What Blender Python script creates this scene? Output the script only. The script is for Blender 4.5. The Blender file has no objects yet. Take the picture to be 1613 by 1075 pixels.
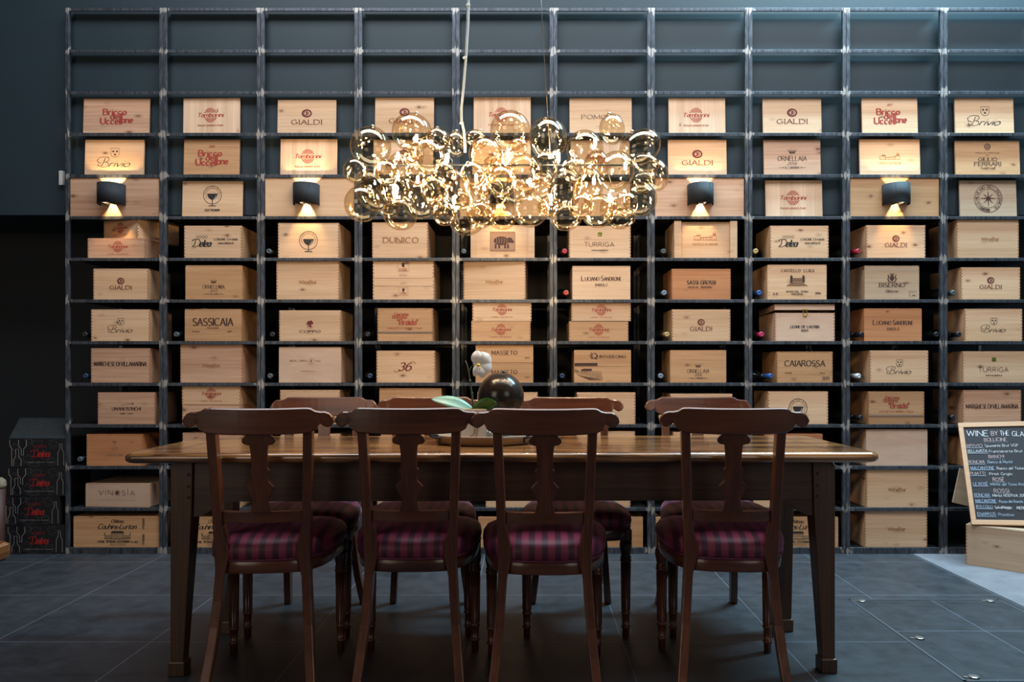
import bpy, math, random
from mathutils import Vector, Matrix
PI = math.pi
R = math.radians
sc = bpy.context.scene
COL = sc.collection

# ------------------------------------------------------------------ camera, world, exposure, room lights
F = 1190.0          # focal length in pixels of the 1613 px wide frame
HC = 1.036          # eye height of the camera
VX, VY = 830.0, 584.0
cam_d = bpy.data.cameras.new('camera')
cam_d.sensor_width = 36.0
cam_d.lens = F / 1613.0 * 36.0
cam_d.shift_x = -(VX - 806.5) / 1613.0
cam_d.shift_y = (VY - 537.5) / 1613.0
cam_d.clip_start = 0.05
cam = bpy.data.objects.new('camera', cam_d)
cam.location = (0, 0, HC)
cam.rotation_euler = (R(90), 0, 0)
COL.objects.link(cam)
sc.camera = cam
sc.view_settings.view_transform = 'Standard'
sc.view_settings.look = 'None'
sc.view_settings.gamma = 1.0
sc.view_settings.use_curve_mapping = False
sc.view_settings.exposure = 0.1
sc.cycles.transparent_max_bounces = 32
sc.cycles.caustics_reflective = False
sc.cycles.caustics_refractive = False
sc.cycles.sample_clamp_indirect = 4.0

w = bpy.data.worlds.new('world')
sc.world = w
w.use_nodes = True
w.node_tree.nodes['Background'].inputs[0].default_value = (0.30, 0.42, 0.60, 1)
w.node_tree.nodes['Background'].inputs[1].default_value = 0.05


def area(name, loc, rot, sx, sy, energy, color):
    d = bpy.data.lights.new(name, 'AREA')
    d.shape = 'RECTANGLE'
    d.size, d.size_y, d.energy, d.color = sx, sy, energy, color
    o = bpy.data.objects.new(name, d)
    o.location = loc
    o.rotation_euler = rot
    COL.objects.link(o)
    return o


# daylight from the roof glazing over the table, then an added cyan wash
area('skylight_and_haze_wash', (0.7, 2.75, 4.75), (R(16), 0, 0), 6.4, 2.1, 345, (0.86, 0.93, 1.0))
area('skylight_and_haze_wash', (2.7, 3.95, 4.6), (R(8), 0, R(0)), 2.4, 0.35, 330, (0.45, 0.82, 1.0))  # added lamp: cyan wash imitating flare haze on the upper right wall
# shop windows behind the camera
area('window_light', (-2.8, -2.4, 2.0), (R(90), 0, R(-20)), 3.2, 2.2, 52, (1.0, 0.84, 0.70))
area('window_light', (2.6, -2.4, 2.2), (R(90), 0, R(22)), 3.2, 2.0, 34, (1.0, 0.88, 0.78))


def at(px, py, D):
    k = F / D
    return Vector(((px - VX) / k, D, HC - (py - VY) / k))


# ------------------------------------------------------------------ object helpers
def tag(o, label=None, cat=None, group=None, kind=None):
    if label: o['label'] = label
    if cat: o['category'] = cat
    if group: o['group'] = group
    if kind: o['kind'] = kind
    return o


def empty(name, loc=(0, 0, 0), rz=0.0, label=None, cat=None, group=None):
    o = bpy.data.objects.new(name, None)
    o.empty_display_size = 0.1
    o.location = loc
    o.rotation_euler = (0, 0, rz)
    COL.objects.link(o)
    return tag(o, label, cat, group)


class MB:
    """collects shapes into one mesh"""
    def __init__(s):
        s.v, s.f, s.m, s.sm = [], [], [], []

    def add(s, vs, fs, m=0, smooth=False, M=None):
        b = len(s.v)
        for p in vs:
            p = Vector(p)
            if M is not None: p = M @ p
            s.v.append(tuple(p))
        for f in fs:
            s.f.append(tuple(i + b for i in f)); s.m.append(m); s.sm.append(smooth)

    def box(s, a, b, m=0, M=None):
        x0, y0, z0 = a; x1, y1, z1 = b
        vs = [(x0, y0, z0), (x1, y0, z0), (x1, y1, z0), (x0, y1, z0), (x0, y0, z1), (x1, y0, z1), (x1, y1, z1), (x0, y1, z1)]
        s.add(vs, [(0, 3, 2, 1), (4, 5, 6, 7), (0, 1, 5, 4), (1, 2, 6, 5), (2, 3, 7, 6), (3, 0, 4, 7)], m, False, M)

    def lathe(s, prof, c=(0, 0, 0), n=20, m=0, M=None, smooth=True):
        vs, fs = [], []
        for (r, z) in prof:
            for i in range(n):
                a = 2 * PI * i / n
                vs.append((c[0] + r * math.cos(a), c[1] + r * math.sin(a), c[2] + z))
        for j in range(len(prof) - 1):
            for i in range(n):
                k = (i + 1) % n
                fs.append((j * n + i, j * n + k, (j + 1) * n + k, (j + 1) * n + i))
        if prof[0][0] > 1e-5: fs.append(tuple(range(n))[::-1])
        if prof[-1][0] > 1e-5: fs.append(tuple((len(prof) - 1) * n + i for i in range(n)))
        s.add(vs, fs, m, smooth, M)

    def sphere(s, c, rx, ry=None, rz=None, n=24, m=0, M=None):
        ry = ry or rx; rz = rz or rx
        vs, fs = [], []
        h = n // 2
        for j in range(h + 1):
            t = PI * j / h
            for i in range(n):
                a = 2 * PI * i / n
                vs.append((c[0] + rx * math.sin(t) * math.cos(a), c[1] + ry * math.sin(t) * math.sin(a), c[2] - rz * math.cos(t)))
        for j in range(h):
            for i in range(n):
                k = (i + 1) % n
                if j == 0: fs.append((j * n, (j + 1) * n + k, (j + 1) * n + i))
                elif j == h - 1: fs.append((j * n + i, j * n + k, (j + 1) * n))
                else: fs.append((j * n + i, j * n + k, (j + 1) * n + k, (j + 1) * n + i))
        s.add(vs, fs, m, True, M)

    def tube(s, pts, r, n=8, m=0, close=False, M=None, flat=False):
        pts = [Vector(p) for p in pts]
        N = len(pts)
        rs = r if isinstance(r, (list, tuple)) else [r] * N
        vs, fs = [], []
        up = None
        for i, p in enumerate(pts):
            if close: t = pts[(i + 1) % N] - pts[i - 1]
            else: t = pts[min(i + 1, N - 1)] - pts[max(i - 1, 0)]
            t.normalize()
            if up is None:
                up = Vector((0, 0, 1)) if abs(t.z) < 0.9 else Vector((0, 1, 0))
            a = t.cross(up)
            if a.length < 1e-6: a = t.cross(Vector((1, 0, 0)))
            a.normalize()
            b = a.cross(t); b.normalize(); up = b
            for q in range(n):
                g = 2 * PI * q / n
                vs.append(p + (a * math.cos(g) + b * math.sin(g)) * rs[i])
        for i in range(N if close else N - 1):
            j = (i + 1) % N
            for q in range(n):
                k = (q + 1) % n
                fs.append((i * n + q, i * n + k, j * n + k, j * n + q))
        if not close:
            fs.append(tuple(range(n))[::-1]); fs.append(tuple((N - 1) * n + q for q in range(n)))
        s.add(vs, fs, m, not flat, M)

    def loft(s, rings, m=0, smooth=False, M=None, cap=True):
        n = len(rings[0]); vs = [p for r_ in rings for p in r_]; fs = []
        for j in range(len(rings) - 1):
            for i in range(n):
                k = (i + 1) % n
                fs.append((j * n + i, j * n + k, (j + 1) * n + k, (j + 1) * n + i))
        if cap:
            fs.append(tuple(range(n))[::-1]); fs.append(tuple((len(rings) - 1) * n + i for i in range(n)))
        s.add(vs, fs, m, smooth, M)

    def build(s, name, mats, parent=None, bevel=0.0, seg=2, auto=True):
        me = bpy.data.meshes.new(name)
        me.from_pydata(s.v, [], s.f)
        if not isinstance(mats, (list, tuple)): mats = [mats]
        for mt in mats: me.materials.append(mt)
        me.polygons.foreach_set('material_index', s.m)
        me.polygons.foreach_set('use_smooth', s.sm)
        me.update()
        o = bpy.data.objects.new(name, me)
        COL.objects.link(o)
        if parent: o.parent = parent
        if bevel:
            b = o.modifiers.new('bevel', 'BEVEL')
            b.width = bevel; b.segments = seg; b.limit_method = 'ANGLE'
        return o


def copy_tree(o, parent=None):
    c = o.copy(); COL.objects.link(c); c.parent = parent
    for ch in list(o.children): copy_tree(ch, c)
    return c


# ------------------------------------------------------------------ materials
def new_mat(name):
    m = bpy.data.materials.new(name); m.use_nodes = True
    nt = m.node_tree
    return m, nt, nt.nodes['Principled BSDF']


def N(nt, typ, **kw):
    n = nt.nodes.new(typ)
    for k, v in kw.items():
        if k.startswith('i_'):
            key = k[2:]
            n.inputs[int(key) if key.isdigit() else key].default_value = v
        else: setattr(n, k, v)
    return n


def plain(name, col, rough=0.5, metal=0.0, noise=0.0, nscale=20, bump=0.0, **kw):
    m, nt, b = new_mat(name)
    b.inputs['Base Color'].default_value = (*col, 1)
    b.inputs['Roughness'].default_value = rough
    b.inputs['Metallic'].default_value = metal
    if noise or bump:
        tc = N(nt, 'ShaderNodeTexCoord'); nz = N(nt, 'ShaderNodeTexNoise'); nz.inputs['Scale'].default_value = nscale
        nz.inputs['Detail'].default_value = 4
        nt.links.new(tc.outputs['Object'], nz.inputs['Vector'])
        if noise:
            mx = N(nt, 'ShaderNodeMix', data_type='RGBA')
            mx.inputs[6].default_value = (*[c * (1 - noise) for c in col], 1)
            mx.inputs[7].default_value = (*[min(1, c * (1 + noise)) for c in col], 1)
            nt.links.new(nz.outputs['Fac'], mx.inputs[0]); nt.links.new(mx.outputs[2], b.inputs['Base Color'])
        if bump:
            bp = N(nt, 'ShaderNodeBump'); bp.inputs['Strength'].default_value = bump; bp.inputs['Distance'].default_value = 0.002
            nt.links.new(nz.outputs['Fac'], bp.inputs['Height']); nt.links.new(bp.outputs[0], b.inputs['Normal'])
    for k, v in kw.items(): b.inputs[k].default_value = v
    return m


def emit(name, col, s):
    m, nt, b = new_mat(name)
    b.inputs['Base Color'].default_value = (0, 0, 0, 1)
    b.inputs['Emission Color'].default_value = (*col, 1)
    b.inputs['Emission Strength'].default_value = s
    return m


def ramp(nt, stops):
    r = N(nt, 'ShaderNodeValToRGB')
    e = r.color_ramp.elements
    while len(e) < len(stops): e.new(0.5)
    for x, (p, c) in zip(e, stops):
        x.position = p; x.color = (*c, 1) if len(c) == 3 else c
    return r


def wood(name, light, dark, axis='x', freq=22.0, rough=0.55, knots=0.0, knotcol=(0.16, 0.06, 0.03), band=0.5, coat=0.0, bandf=9.0, stretch=1.3, contrast=1.0, randomize=True, planks=0.0):
    """grain runs along the named local axis"""
    m, nt, b = new_mat(name)
    L = nt.links.new
    tc = N(nt, 'ShaderNodeTexCoord'); oi = N(nt, 'ShaderNodeObjectInfo')
    mul = N(nt, 'ShaderNodeMath', operation='MULTIPLY'); mul.inputs[1].default_value = 37.0 if randomize else 0.0
    L(oi.outputs['Random'], mul.inputs[0])
    cmb = N(nt, 'ShaderNodeCombineXYZ')
    for i in range(3): L(mul.outputs[0], cmb.inputs[i])
    add = N(nt, 'ShaderNodeVectorMath', operation='ADD')
    L(tc.outputs['Object'], add.inputs[0]); L(cmb.outputs[0], add.inputs[1])

    def mapped(sa, sb):
        mp = N(nt, 'ShaderNodeMapping')
        v = {'x': (sa, sb, sb), 'z': (sb, sb, sa), 'y': (sb, sa, sb)}[axis]
        mp.inputs['Scale'].default_value = v
        L(add.outputs[0], mp.inputs['Vector']); return mp
    g = N(nt, 'ShaderNodeTexNoise'); g.inputs['Scale'].default_value = 1.0; g.inputs['Detail'].default_value = 5
    g.inputs['Distortion'].default_value = 0.6
    L(mapped(stretch, freq).outputs[0], g.inputs['Vector'])
    g2 = N(nt, 'ShaderNodeTexNoise'); g2.inputs['Scale'].default_value = 1.0; g2.inputs['Detail'].default_value = 2
    L(mapped(stretch * 2.5, freq * 5).outputs[0], g2.inputs['Vector'])
    bd = N(nt, 'ShaderNodeTexNoise'); bd.inputs['Scale'].default_value = 1.0; bd.inputs['Detail'].default_value = 0
    L(mapped(0.25, bandf).outputs[0], bd.inputs['Vector'])
    mean = tuple((a + c) / 2 for a, c in zip(light, dark))
    lo = 0.5 - 0.17 / contrast; hi = 0.5 + 0.17 / contrast
    r1 = ramp(nt, [(lo, dark), (0.5, mean), (hi, light)])
    mixf = N(nt, 'ShaderNodeMath', operation='MULTIPLY_ADD'); mixf.inputs[1].default_value = 0.35
    L(g2.outputs['Fac'], mixf.inputs[0])
    s65 = N(nt, 'ShaderNodeMath', operation='MULTIPLY'); s65.inputs[1].default_value = 0.65 * (1 - band)
    L(g.outputs['Fac'], s65.inputs[0])
    sb_ = N(nt, 'ShaderNodeMath', operation='MULTIPLY_ADD'); sb_.inputs[1].default_value = 0.65 * band
    L(bd.outputs['Fac'], sb_.inputs[0]); L(s65.outputs[0], sb_.inputs[2]); L(sb_.outputs[0], mixf.inputs[2])
    L(mixf.outputs[0], r1.inputs[0])
    col = r1.outputs[0]
    if knots:
        vo = N(nt, 'ShaderNodeTexVoronoi'); vo.inputs['Scale'].default_value = 1.0; vo.inputs['Randomness'].default_value = 1.0
        mp = N(nt, 'ShaderNodeMapping')
        mp.inputs['Scale'].default_value = {'x': (7, 4, 13), 'z': (13, 4, 7), 'y': (13, 7, 13)}[axis]
        L(add.outputs[0], mp.inputs['Vector'])
        dn = N(nt, 'ShaderNodeTexNoise'); dn.inputs['Scale'].default_value = 30
        L(add.outputs[0], dn.inputs['Vector'])
        ad = N(nt, 'ShaderNodeMixRGB', blend_type='ADD'); ad.inputs[0].default_value = 0.12
        L(mp.outputs[0], ad.inputs[1]); L(dn.outputs['Color'], ad.inputs[2]); L(ad.outputs[0], vo.inputs['Vector'])
        kr = ramp(nt, [(0.0, (1, 1, 1)), (knots * 0.55, (0.85, 0.85, 0.85)), (knots, (0.25, 0.25, 0.25)), (knots * 2.0, (0, 0, 0))])
        L(vo.outputs['Distance'], kr.inputs[0])
        mk = N(nt, 'ShaderNodeMix', data_type='RGBA')
        L(kr.outputs[0], mk.inputs[0]); L(col, mk.inputs[6]); mk.inputs[7].default_value = (*knotcol, 1)
        col = mk.outputs[2]
    # slight value change from one piece of wood to the next
    hv = N(nt, 'ShaderNodeHueSaturation')
    mr = N(nt, 'ShaderNodeMapRange'); mr.inputs['To Min'].default_value = 0.9; mr.inputs['To Max'].default_value = 1.1
    L(oi.outputs['Random'], mr.inputs[0]); L(mr.outputs[0], hv.inputs['Value']); L(col, hv.inputs['Color'])
    if randomize: col = hv.outputs[0]
    L(col, b.inputs['Base Color'])
    b.inputs['Roughness'].default_value = rough
    if coat: b.inputs['Coat Weight'].default_value = coat; b.inputs['Coat Roughness'].default_value = 0.12
    bp = N(nt, 'ShaderNodeBump'); bp.inputs['Strength'].default_value = 0.12; bp.inputs['Distance'].default_value = 0.001
    L(g2.outputs['Fac'], bp.inputs['Height']); L(bp.outputs[0], b.inputs['Normal'])
    return m


PALE_L, PALE_D = (0.76, 0.52, 0.335), (0.57, 0.34, 0.185)
M = {}
M['pale'] = wood('pine_pale', PALE_L, PALE_D, knots=0.11)
M['vert'] = wood('pine_upright_grain', (0.78, 0.55, 0.38), (0.56, 0.35, 0.21), axis='z', knots=0.06, freq=16, bandf=26, band=0.65)
M['pink'] = wood('pine_pink', (0.70, 0.44, 0.29), (0.42, 0.22, 0.13), knots=0.13, band=0.6)
M['warm'] = wood('pine_warm', (0.64, 0.38, 0.20), (0.42, 0.21, 0.09), knots=0.11)
M['orange'] = wood('pine_orange', (0.58, 0.27, 0.12), (0.40, 0.15, 0.06), knots=0.07, band=0.3)
M['ply'] = wood('poplar_plywood', (0.68, 0.48, 0.35), (0.56, 0.37, 0.26), freq=9, knots=0, stretch=4, band=0.2)
M['grey'] = wood('pine_weathered', (0.56, 0.42, 0.29), (0.40, 0.27, 0.17), knots=0.10)
M['endgrain'] = plain('end_grain', (0.30, 0.14, 0.07), 0.8, noise=0.3, nscale=80)
M['mahogany'] = wood('mahogany', (0.150, 0.046, 0.020), (0.040, 0.012, 0.007), freq=14, rough=0.30, band=0.4, coat=0.25)
M['mahogany_up'] = wood('mahogany_upright_grain', (0.150, 0.046, 0.020), (0.045, 0.014, 0.008), axis='z', freq=30, rough=0.32, band=0.3, coat=0.2)
M['top'] = wood('walnut_tabletop', (0.36, 0.165, 0.056), (0.045, 0.018, 0.009), freq=20, rough=0.17, band=0.35, bandf=8, coat=0.6, stretch=2.2, randomize=False, contrast=2.2)
M['apron'] = wood('walnut_apron', (0.105, 0.050, 0.028), (0.028, 0.013, 0.009), freq=55, rough=0.38, band=0.2, stretch=1.6)
M['leg'] = wood('walnut_leg', (0.115, 0.056, 0.026), (0.045, 0.020, 0.010), axis='z', freq=50, rough=0.38, band=0.2)
M['stool'] = wood('oak_varnished', (0.22, 0.085, 0.030), (0.07, 0.024, 0.010), axis='y', freq=20, rough=0.25, coat=0.4)
M['ink'] = plain('burnt_ink', (0.060, 0.024, 0.018), 0.8)
M['black'] = plain('black_ink', (0.020, 0.017, 0.018), 0.8)
M['red'] = plain('red_ink', (0.36, 0.040, 0.026), 0.8)
M['wine'] = plain('wine_red_ink', (0.14, 0.018, 0.020), 0.8)
M['rust'] = plain('branded_rust', (0.34, 0.14, 0.04), 0.8)
M['tan'] = plain('faint_branding', (0.30, 0.16, 0.085), 0.8)
M['white'] = plain('chalk_white', (0.75, 0.74, 0.76), 0.9)
M['chalkp'] = plain('chalk_pink', (0.70, 0.50, 0.50), 0.9)
M['chalkb'] = plain('chalk_blue', (0.42, 0.52, 0.68), 0.9)
M['greyline'] = plain('grey_print', (0.085, 0.085, 0.095), 0.6)
M['cream'] = plain('cream_print', (0.50, 0.46, 0.42), 0.6)
M['redprint'] = plain('bright_red_print', (0.40, 0.012, 0.012), 0.5)
M['green'] = plain('green_enamel', (0.12, 0.16, 0.02), 0.3)
M['brass'] = plain('brass', (0.62, 0.42, 0.14), 0.3, 1.0)
M['carton'] = plain('black_carton', (0.012, 0.011, 0.013), 0.38)
M['cartonflap'] = plain('black_carton_flap', (0.030, 0.036, 0.040), 0.35)
M['black_metal'] = plain('black_powder_coat', (0.014, 0.018, 0.024), 0.75, 0.0, bump=0.05, nscale=300)
M['bottle'] = plain('dark_bottle_glass', (0.008, 0.012, 0.010), 0.08)
M['cord'] = plain('clear_cord', (0.62, 0.66, 0.66), 0.25)
M['wire'] = plain('steel_wire', (0.40, 0.36, 0.30), 0.3, 1.0)
M['glow'] = emit('lamp_filament', (1.0, 0.72, 0.40), 300)
M['led'] = emit('sconce_led', (1.0, 0.66, 0.30), 30)


def steel():
    m, nt, b = new_mat('raw_steel'); L = nt.links.new
    tc = N(nt, 'ShaderNodeTexCoord'); sx = N(nt, 'ShaderNodeSeparateXYZ'); L(tc.outputs['Object'], sx.inputs[0])
    # ground-back weld patches: near the posts and near each crossbar
    ax = N(nt, 'ShaderNodeMath', operation='ABSOLUTE'); L(sx.outputs['X'], ax.inputs[0])
    mx = N(nt, 'ShaderNodeMapRange'); mx.inputs['From Min'].default_value = 0.205; mx.inputs['From Max'].default_value = 0.262
    L(ax.outputs[0], mx.inputs[0])
    pz = N(nt, 'ShaderNodeMath', operation='PINGPONG'); pz.inputs[1].default_value = 0.2355 / 2
    zo = N(nt, 'ShaderNodeMath', operation='SUBTRACT'); zo.inputs[1].default_value = 0.0155
    L(sx.outputs['Z'], zo.inputs[0]); L(zo.outputs[0], pz.inputs[0])
    mz = N(nt, 'ShaderNodeMapRange'); mz.inputs['From Min'].default_value = 0.075; mz.inputs['From Max'].default_value = 0.005
    L(pz.outputs[0], mz.inputs[0])
    mu = N(nt, 'ShaderNodeMath', operation='MULTIPLY'); L(mx.outputs[0], mu.inputs[0]); L(mz.outputs[0], mu.inputs[1])
    nz = N(nt, 'ShaderNodeTexNoise'); nz.inputs['Scale'].default_value = 1; nz.inputs['Detail'].default_value = 5
    oi = N(nt, 'ShaderNodeObjectInfo'); cm = N(nt, 'ShaderNodeVectorMath', operation='ADD')
    sc_ = N(nt, 'ShaderNodeVectorMath', operation='SCALE'); sc_.inputs['Scale'].default_value = 1.0
    cb = N(nt, 'ShaderNodeCombineXYZ'); m20 = N(nt, 'ShaderNodeMath', operation='MULTIPLY'); m20.inputs[1].default_value = 20
    L(oi.outputs['Random'], m20.inputs[0]); L(m20.outputs[0], cb.inputs[0]); L(m20.outputs[0], cb.inputs[2])
    L(tc.outputs['Object'], cm.inputs[0]); L(cb.outputs[0], cm.inputs[1]); mpn = N(nt, 'ShaderNodeMapping'); mpn.inputs['Scale'].default_value = (70, 30, 17); L(cm.outputs[0], mpn.inputs['Vector']); L(mpn.outputs[0], nz.inputs['Vector'])
    ad = N(nt, 'ShaderNodeMath', operation='MULTIPLY_ADD'); ad.inputs[1].default_value = 0.55; L(mu.outputs[0], ad.inputs[0]); L(nz.outputs['Fac'], ad.inputs[2])
    r = ramp(nt, [(1.0 - 0.08, (0, 0, 0)), (1.0, (1, 1, 1))]); L(ad.outputs[0], r.inputs[0])
    base = ramp(nt, [(0.35, (0.036, 0.042, 0.052)), (0.65, (0.10, 0.112, 0.135))]); L(nz.outputs['Fac'], base.inputs[0])
    mc = N(nt, 'ShaderNodeMix', data_type='RGBA'); L(r.outputs[0], mc.inputs[0]); L(base.outputs[0], mc.inputs[6])
    mc.inputs[7].default_value = (0.40, 0.37, 0.35, 1)
    L(mc.outputs[2], b.inputs['Base Color'])
    b.inputs['Metallic'].default_value = 0.55; b.inputs['Roughness'].default_value = 0.42
    return m


M['steel'] = steel()
M['shelf'] = plain('dark_shelf_sheet', (0.020, 0.024, 0.030), 0.5, 0.3)


def floor_mat(name, a, b_, x0, y0, ox=0.0):
    m, nt, b = new_mat(name); L = nt.links.new
    tc = N(nt, 'ShaderNodeTexCoord'); sx = N(nt, 'ShaderNodeSeparateXYZ'); L(tc.outputs['Object'], sx.inputs[0])

    def line(out, off):
        s = N(nt, 'ShaderNodeMath', operation='SUBTRACT'); s.inputs[1].default_value = off; L(out, s.inputs[0])
        p = N(nt, 'ShaderNodeMath', operation='PINGPONG'); p.inputs[1].default_value = 0.3; L(s.outputs[0], p.inputs[0])
        l = N(nt, 'ShaderNodeMath', operation='LESS_THAN'); l.inputs[1].default_value = 0.0018; L(p.outputs[0], l.inputs[0])
        fl = N(nt, 'ShaderNodeMath', operation='MULTIPLY_ADD'); fl.inputs[1].default_value = 1 / 0.6; L(s.outputs[0], fl.inputs[0])
        fo = N(nt, 'ShaderNodeMath', operation='FLOOR'); L(fl.outputs[0], fo.inputs[0])
        return l.outputs[0], fo.outputs[0]
    lx, fx = line(sx.outputs['X'], x0); ly, fy = line(sx.outputs['Y'], y0)
    mxm = N(nt, 'ShaderNodeMath', operation='MAXIMUM'); L(lx, mxm.inputs[0]); L(ly, mxm.inputs[1])
    cb = N(nt, 'ShaderNodeCombineXYZ'); L(fx, cb.inputs[0]); L(fy, cb.inputs[1])
    wn = N(nt, 'ShaderNodeTexWhiteNoise'); L(cb.outputs[0], wn.inputs['Vector'])
    n1 = N(nt, 'ShaderNodeTexNoise'); n1.inputs['Scale'].default_value = 11; n1.inputs['Detail'].default_value = 8; n1.inputs['Roughness'].default_value = 0.65
    L(tc.outputs['Object'], n1.inputs['Vector'])
    mm = N(nt, 'ShaderNodeMath', operation='MULTIPLY_ADD'); mm.inputs[1].default_value = 0.22
    L(wn.outputs['Value'], mm.inputs[0]); L(n1.outputs['Fac'], mm.inputs[2])
    rr = ramp(nt, [(0.40, a), (0.80, b_)]); L(mm.outputs[0], rr.inputs[0])
    mc = N(nt, 'ShaderNodeMix', data_type='RGBA'); L(mxm.outputs[0], mc.inputs[0]); L(rr.outputs[0], mc.inputs[6])
    g_ = 3.2 if b_[0] < .1 else .8
    mc.inputs[7].default_value = (b_[0] * g_, b_[1] * g_, b_[2] * g_ * 1.05, 1)
    L(mc.outputs[2], b.inputs['Base Color'])
    rg = N(nt, 'ShaderNodeMapRange'); rg.inputs['To Min'].default_value = 0.42; rg.inputs['To Max'].default_value = 0.62
    n2 = N(nt, 'ShaderNodeTexNoise'); n2.inputs['Scale'].default_value = 60; n2.inputs['Detail'].default_value = 5
    L(tc.outputs['Object'], n2.inputs['Vector']); L(n1.outputs['Fac'], rg.inputs[0]); L(rg.outputs[0], b.inputs['Roughness'])
    bp = N(nt, 'ShaderNodeBump'); bp.inputs['Strength'].default_value = 0.25; bp.inputs['Distance'].default_value = 0.002
    L(n2.outputs['Fac'], bp.inputs['Height']); L(bp.outputs[0], b.inputs['Normal'])
    return m


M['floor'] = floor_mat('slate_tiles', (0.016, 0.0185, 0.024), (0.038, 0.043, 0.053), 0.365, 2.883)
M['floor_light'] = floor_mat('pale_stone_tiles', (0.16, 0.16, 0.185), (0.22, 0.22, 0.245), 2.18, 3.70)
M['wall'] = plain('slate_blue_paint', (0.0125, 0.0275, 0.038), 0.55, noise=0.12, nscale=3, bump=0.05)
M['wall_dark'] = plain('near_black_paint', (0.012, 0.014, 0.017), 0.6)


def fabric():
    m, nt, b = new_mat('striped_wine_satin'); L = nt.links.new
    tc = N(nt, 'ShaderNodeTexCoord'); sx = N(nt, 'ShaderNodeSeparateXYZ'); L(tc.outputs['Object'], sx.inputs[0])
    p = N(nt, 'ShaderNodeMath', operation='PINGPONG'); p.inputs[1].default_value = 0.021; L(sx.outputs['X'], p.inputs[0])
    r = ramp(nt, [(0.0095, (0.050, 0.010, 0.026)), (0.0115, (0.21, 0.024, 0.062))]); L(p.outputs[0], r.inputs[0])
    L(r.outputs[0], b.inputs['Base Color'])
    b.inputs['Roughness'].default_value = 0.52
    b.inputs['Sheen Weight'].default_value = 0.35; b.inputs['Sheen Roughness'].default_value = 0.35
    b.inputs['Sheen Tint'].default_value = (0.80, 0.28, 0.55, 1)
    n = N(nt, 'ShaderNodeTexNoise'); n.inputs['Scale'].default_value = 400; L(tc.outputs['Object'], n.inputs['Vector'])
    bp = N(nt, 'ShaderNodeBump'); bp.inputs['Strength'].default_value = 0.1; bp.inputs['Distance'].default_value = 0.001
    L(n.outputs['Fac'], bp.inputs['Height']); L(bp.outputs[0], b.inputs['Normal'])
    return m


M['fabric'] = fabric()
M['welt'] = plain('wine_piping', (0.10, 0.012, 0.040), 0.5)


def globe_glass():
    m, nt, b = new_mat('smoked_gold_glass'); L = nt.links.new
    nt.nodes.remove(b)
    out = nt.nodes['Material Output']
    tr = N(nt, 'ShaderNodeBsdfTransparent'); tr.inputs[0].default_value = (0.94, 0.86, 0.73, 1)
    gl = N(nt, 'ShaderNodeBsdfGlossy'); gl.inputs['Color'].default_value = (1.0, 0.90, 0.74, 1); gl.inputs['Roughness'].default_value = 0.015
    lw = N(nt, 'ShaderNodeLayerWeight'); lw.inputs['Blend'].default_value = 0.30
    mr = N(nt, 'ShaderNodeMapRange'); mr.inputs['To Min'].default_value = 0.10; mr.inputs['To Max'].default_value = 0.75
    pw = N(nt, 'ShaderNodeMath', operation='POWER'); pw.inputs[1].default_value = 2.0
    L(lw.outputs['Facing'], pw.inputs[0]); L(pw.outputs[0], mr.inputs[0])
    tc = N(nt, 'ShaderNodeTexCoord'); nz = N(nt, 'ShaderNodeTexNoise'); nz.inputs['Scale'].default_value = 30; nz.inputs['Detail'].default_value = 2
    L(tc.outputs['Object'], nz.inputs['Vector']); bp = N(nt, 'ShaderNodeBump'); bp.inputs['Strength'].default_value = 0.05; bp.inputs['Distance'].default_value = 0.004
    L(nz.outputs['Fac'], bp.inputs['Height']); L(bp.outputs[0], gl.inputs['Normal'])
    mx = N(nt, 'ShaderNodeMixShader'); L(mr.outputs[0], mx.inputs[0]); L(tr.outputs[0], mx.inputs[1]); L(gl.outputs[0], mx.inputs[2])
    L(mx.outputs[0], out.inputs['Surface'])
    return m


M['globe'] = globe_glass()
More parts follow.
